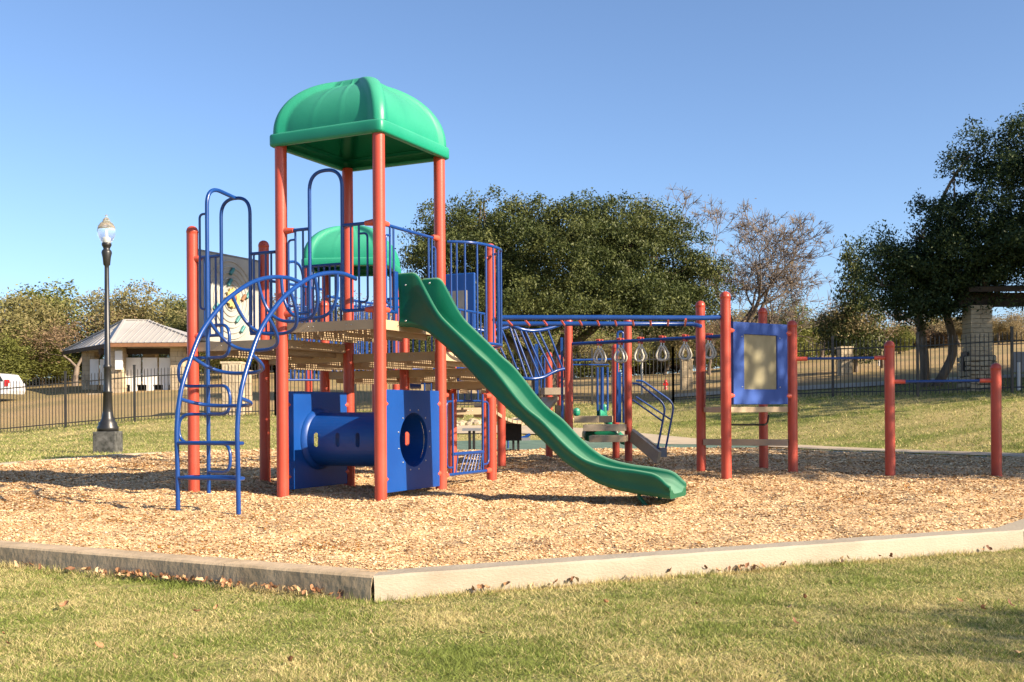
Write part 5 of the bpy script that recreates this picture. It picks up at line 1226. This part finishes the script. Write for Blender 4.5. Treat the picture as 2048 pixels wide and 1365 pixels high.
# ------------------------------------------------------------------ grass blades on the near lawn
GB = bpy.data.materials.new('grass_blade'); GB.use_nodes = True
def blade_nodes(mt):
    n = mt.node_tree; b = n.nodes['Principled BSDF']; at_ = n.nodes.new('ShaderNodeAttribute'); at_.attribute_name = 'tint'; geo = n.nodes.new('ShaderNodeNewGeometry')
    def rmp(src, a, c):
        r_ = n.nodes.new('ShaderNodeMapRange'); r_.inputs[1].default_value = a; r_.inputs[2].default_value = c; n.links.new(src, r_.inputs[0]); return r_.outputs[0]
    def mx(f, a, c):
        x = n.nodes.new('ShaderNodeMix'); x.data_type = 'RGBA'; n.links.new(f, x.inputs[0])
        for s_, v_ in ((6, a), (7, c)):
            if isinstance(v_, tuple): x.inputs[s_].default_value = (*v_, 1)
            else: n.links.new(v_, x.inputs[s_])
        return x.outputs[2]
    add = n.nodes.new('ShaderNodeMath'); add.operation = 'GREATER_THAN'
    t1 = n.nodes.new('ShaderNodeTexNoise'); t1.inputs['Scale'].default_value = 1.3; t1.inputs['Detail'].default_value = 7; t1.inputs['Roughness'].default_value = .62; n.links.new(geo.outputs['Position'], t1.inputs['Vector'])
    pr = rmp(t1.outputs[0], .34, .70)
    n.links.new(pr, add.inputs[0]); n.links.new(at_.outputs['Fac'], add.inputs[1])
    col = mx(add.outputs[0], (.205, .250, .055), (.55, .46, .215))
    fr = n.nodes.new('ShaderNodeMath'); fr.operation = 'FRACT'; ml = n.nodes.new('ShaderNodeMath'); ml.operation = 'MULTIPLY'; ml.inputs[1].default_value = 17.3
    n.links.new(at_.outputs['Fac'], ml.inputs[0]); n.links.new(ml.outputs[0], fr.inputs[0])
    hs = n.nodes.new('ShaderNodeHueSaturation'); vr = rmp(fr.outputs[0], 0, 1); v2 = n.nodes.new('ShaderNodeMath'); v2.operation = 'MULTIPLY_ADD'; v2.inputs[1].default_value = .8; v2.inputs[2].default_value = .6
    n.links.new(vr, v2.inputs[0]); n.links.new(v2.outputs[0], hs.inputs['Value']); n.links.new(col, hs.inputs['Color'])
    n.links.new(hs.outputs[0], b.inputs['Base Color']); b.inputs['Roughness'].default_value = .6; b.inputs['Specular IOR Level'].default_value = .25
    tr = n.nodes.new('ShaderNodeBsdfTranslucent'); ms = n.nodes.new('ShaderNodeMixShader'); ms.inputs[0].default_value = .3
    n.links.new(hs.outputs[0], tr.inputs[0]); n.links.new(b.outputs[0], ms.inputs[1]); n.links.new(tr.outputs[0], ms.inputs[2]); n.links.new(ms.outputs[0], n.nodes['Material Output'].inputs[0])
blade_nodes(GB)
def blades(N, ymin, ymax, hmin, hmax, wd, region, seed):
    g = np.random.default_rng(seed); y = ymin+(ymax-ymin)*g.random(N)**1.15; x = (g.random(N)*2-1)*(.50*y+1.3); k = region(x, y); x, y = x[k], y[k]; n = len(x)
    cl = vnoise(x*9, y*9); h = (hmin+(hmax-hmin)*g.random(n)**1.5)*(.4+1.2*cl); a = g.random(n)*math.tau; ln = g.normal(0, .95, (n, 2)); z = ground_z(x, y)-.004
    p = np.stack([x, y, z], 1); u = np.stack([np.cos(a), np.sin(a), np.zeros(n)], 1)*wd*(.7+.6*g.random(n))[:, None]
    tip = p+np.stack([ln[:, 0]*h, ln[:, 1]*h, h], 1); q_ = np.stack([p-u, p+u, tip], 1).reshape(-1, 3); return q_, g.random(n)
def kerb_tufts(N, seed):
    g = np.random.default_rng(seed); out = []
    for a, b in (((-.74, 5.68), (-6.0, 8.52)), ((-.74, 5.68), (3.62, 7.62))):
        a = np.array(a); b = np.array(b); d = (b-a)/np.linalg.norm(b-a); nn_ = np.array([d[1], -d[0]]); nn_ = nn_ if nn_[1] < 0 else -nn_
        t = g.random(N)*np.linalg.norm(b-a); k = g.random(N) < vnoise(t*2.3+a[0]*7, t*0+3)**1.3; t = t[k]; out.append(a+d*t[:, None]+nn_*(.004+np.abs(g.normal(0, .03, len(t))))[:, None])
    p2 = np.concatenate(out); n = len(p2); x, y = p2[:, 0], p2[:, 1]; h = .02+.045*g.random(n)**2; a = g.random(n)*math.tau; ln = g.normal(0, .5, (n, 2)); z = ground_z(x, y)-.004
    p = np.stack([x, y, z], 1); u = np.stack([np.cos(a), np.sin(a), np.zeros(n)], 1)*.0022; tip = p+np.stack([ln[:, 0]*h, ln[:, 1]*h, h], 1)
    return np.stack([p-u, p+u, tip], 1).reshape(-1, 3), g.random(n)*.6
near_lawn = lambda x, y: ~in_poly(x, y, KOUT)
q1, t1 = blades(860000, 3.5, 8.6, .008, .026, .0023, near_lawn, 1); qk, tk = kerb_tufts(9000, 5); q1 = np.concatenate([q1, qk]); t1 = np.concatenate([t1, tk])
fast_mesh('grass', q1, 3, GB, t1, 'stuff')
q2, t2 = blades(220000, 16, 38, .03, .07, .009, lambda x, y: (~in_poly(x, y, KOUT)) & ~in_poly(x, y, [(-3.4, 23), (6.2, 23.2), (6.8, 26.5), (3.5, 28.6), (-3.4, 28.6)]), 2)
# keep the path clear
def near_line(x, y, line, w_):
    r_ = np.zeros(x.shape, bool); pl = spline([(*p, 0) for p in line], 6)
    for a, b in zip(pl[:-1], pl[1:]):
        ax_, ay_, bx_, by_ = a.x, a.y, b.x, b.y; t = np.clip(((x-ax_)*(bx_-ax_)+(y-ay_)*(by_-ay_))/((bx_-ax_)**2+(by_-ay_)**2), 0, 1); r_ |= np.hypot(x-ax_-t*(bx_-ax_), y-ay_-t*(by_-ay_)) < w_
    return r_
c3 = q2.reshape(-1, 3, 3)[:, 0]; kp = ~near_line(c3[:, 0], c3[:, 1], [(-2.8, 30.5), (1, 29.8), (4.4, 27.6), (6.9, 24.0), (9.3, 19.3), (12.5, 14.5)], .7)
fast_mesh('grass', q2.reshape(-1, 9)[kp].reshape(-1, 3), 3, GB, t2[kp], 'stuff')

# fallen leaves against the kerb and on the lawn
LEAFM = [mat('dry_leaf_tan', (.36, .19, .08), .7, (.24, .11, .05), 30), mat('dry_leaf_brown', (.20, .09, .04), .75, (.14, .06, .03), 30), mat('dry_leaf_pale', (.55, .38, .21), .7, (.42, .27, .14), 30)]
lmeshes = []
for v in range(6):
    rg = random.Random(v+40); mb = MB(); out = []; nl = 16; ln_ = rg.uniform(.030, .045); wd_ = rg.uniform(.013, .022)
    for k in range(nl):
        a = 2*math.pi*k/nl; lobe = 1+.30*math.sin(a*5+v)*abs(math.sin(a)); out.append((ln_*math.cos(a), wd_*math.sin(a)*lobe*(1+rg.uniform(-.15, .15))))
    cu = rg.uniform(5, 16)*rg.choice((1, -1)); cv_ = rg.uniform(15, 40); tw = rg.uniform(-14, 14); f3 = lambda x, y: (x, y, cu*x*x+cv_*y*y+tw*x*y+rg.uniform(0, .003))
    vs = [f3(x, y) for x, y in out]+[f3(x*.5, y*.5) for x, y in out]+[(0, 0, -.002)]
    mb.add(vs, [(k, (k+1) % nl, nl+(k+1) % nl, nl+k) for k in range(nl)]+[(nl+k, nl+(k+1) % nl, 2*nl) for k in range(nl)], False); o = mb.build('fallen_leaf', LEAFM[v % 3]); lmeshes.append(o.data); bpy.data.objects.remove(o)
def drop(x, y, z, s_=1., lab=0):
    o = bpy.data.objects.new('fallen_leaf', lmeshes[rng.randrange(6)]); sc.collection.objects.link(o); o.location = (x, y, z); o.scale = (s_,)*3
    o.rotation_euler = (rng.uniform(-.9, .9), rng.uniform(-.9, .9), rng.uniform(0, 6.28))
    tag(o, ['curled brown leaf in the drift along the shaded left kerb', 'curled brown leaf along the sunlit right kerb', 'pale dry leaf lying out on the near lawn'][lab], 'leaf', ['leaves drifted against the left kerb', 'leaves along the right kerb', 'leaves on the near lawn'][lab])
a_, b_ = V((-.74, 5.68)), V((-8.3, 9.76)); dk_ = (b_-a_).normalized(); nk = V((-dk_.y, dk_.x)); nk = nk if nk.y < 0 else -nk
for k in range(100):
    t = rng.choice([rng.uniform(.15, 1.0), rng.uniform(1.0, 2.0), rng.uniform(.5, 3.4), rng.gauss(1.35, .35)]); p = a_+dk_*abs(t)+nk*(.015+abs(rng.gauss(0, .035))); drop(p.x, p.y, gz(p.x, p.y)+.028+rng.uniform(0, .012), rng.uniform(.45, .85), 0)
a_, b_ = V((-.74, 5.68)), V((3.62, 7.62)); dk_ = (b_-a_).normalized(); nk = V((dk_.y, -dk_.x))
for k in range(34):
    t = rng.choice([rng.uniform(.5, 1.2), rng.uniform(.5, 4.7), rng.gauss(2.4, .15)]); p = a_+dk_*t+nk*(.02+abs(rng.gauss(0, .03))); drop(p.x, p.y, gz(p.x, p.y)+.026+rng.uniform(0, .02), rng.uniform(.4, .8), 1)
for k in range(22):
    y = rng.uniform(4.1, 5.6); x = rng.uniform(-.5, .5)*y; 
    drop(x, y, gz(x, y)+.03, rng.uniform(.35, .7), 2)
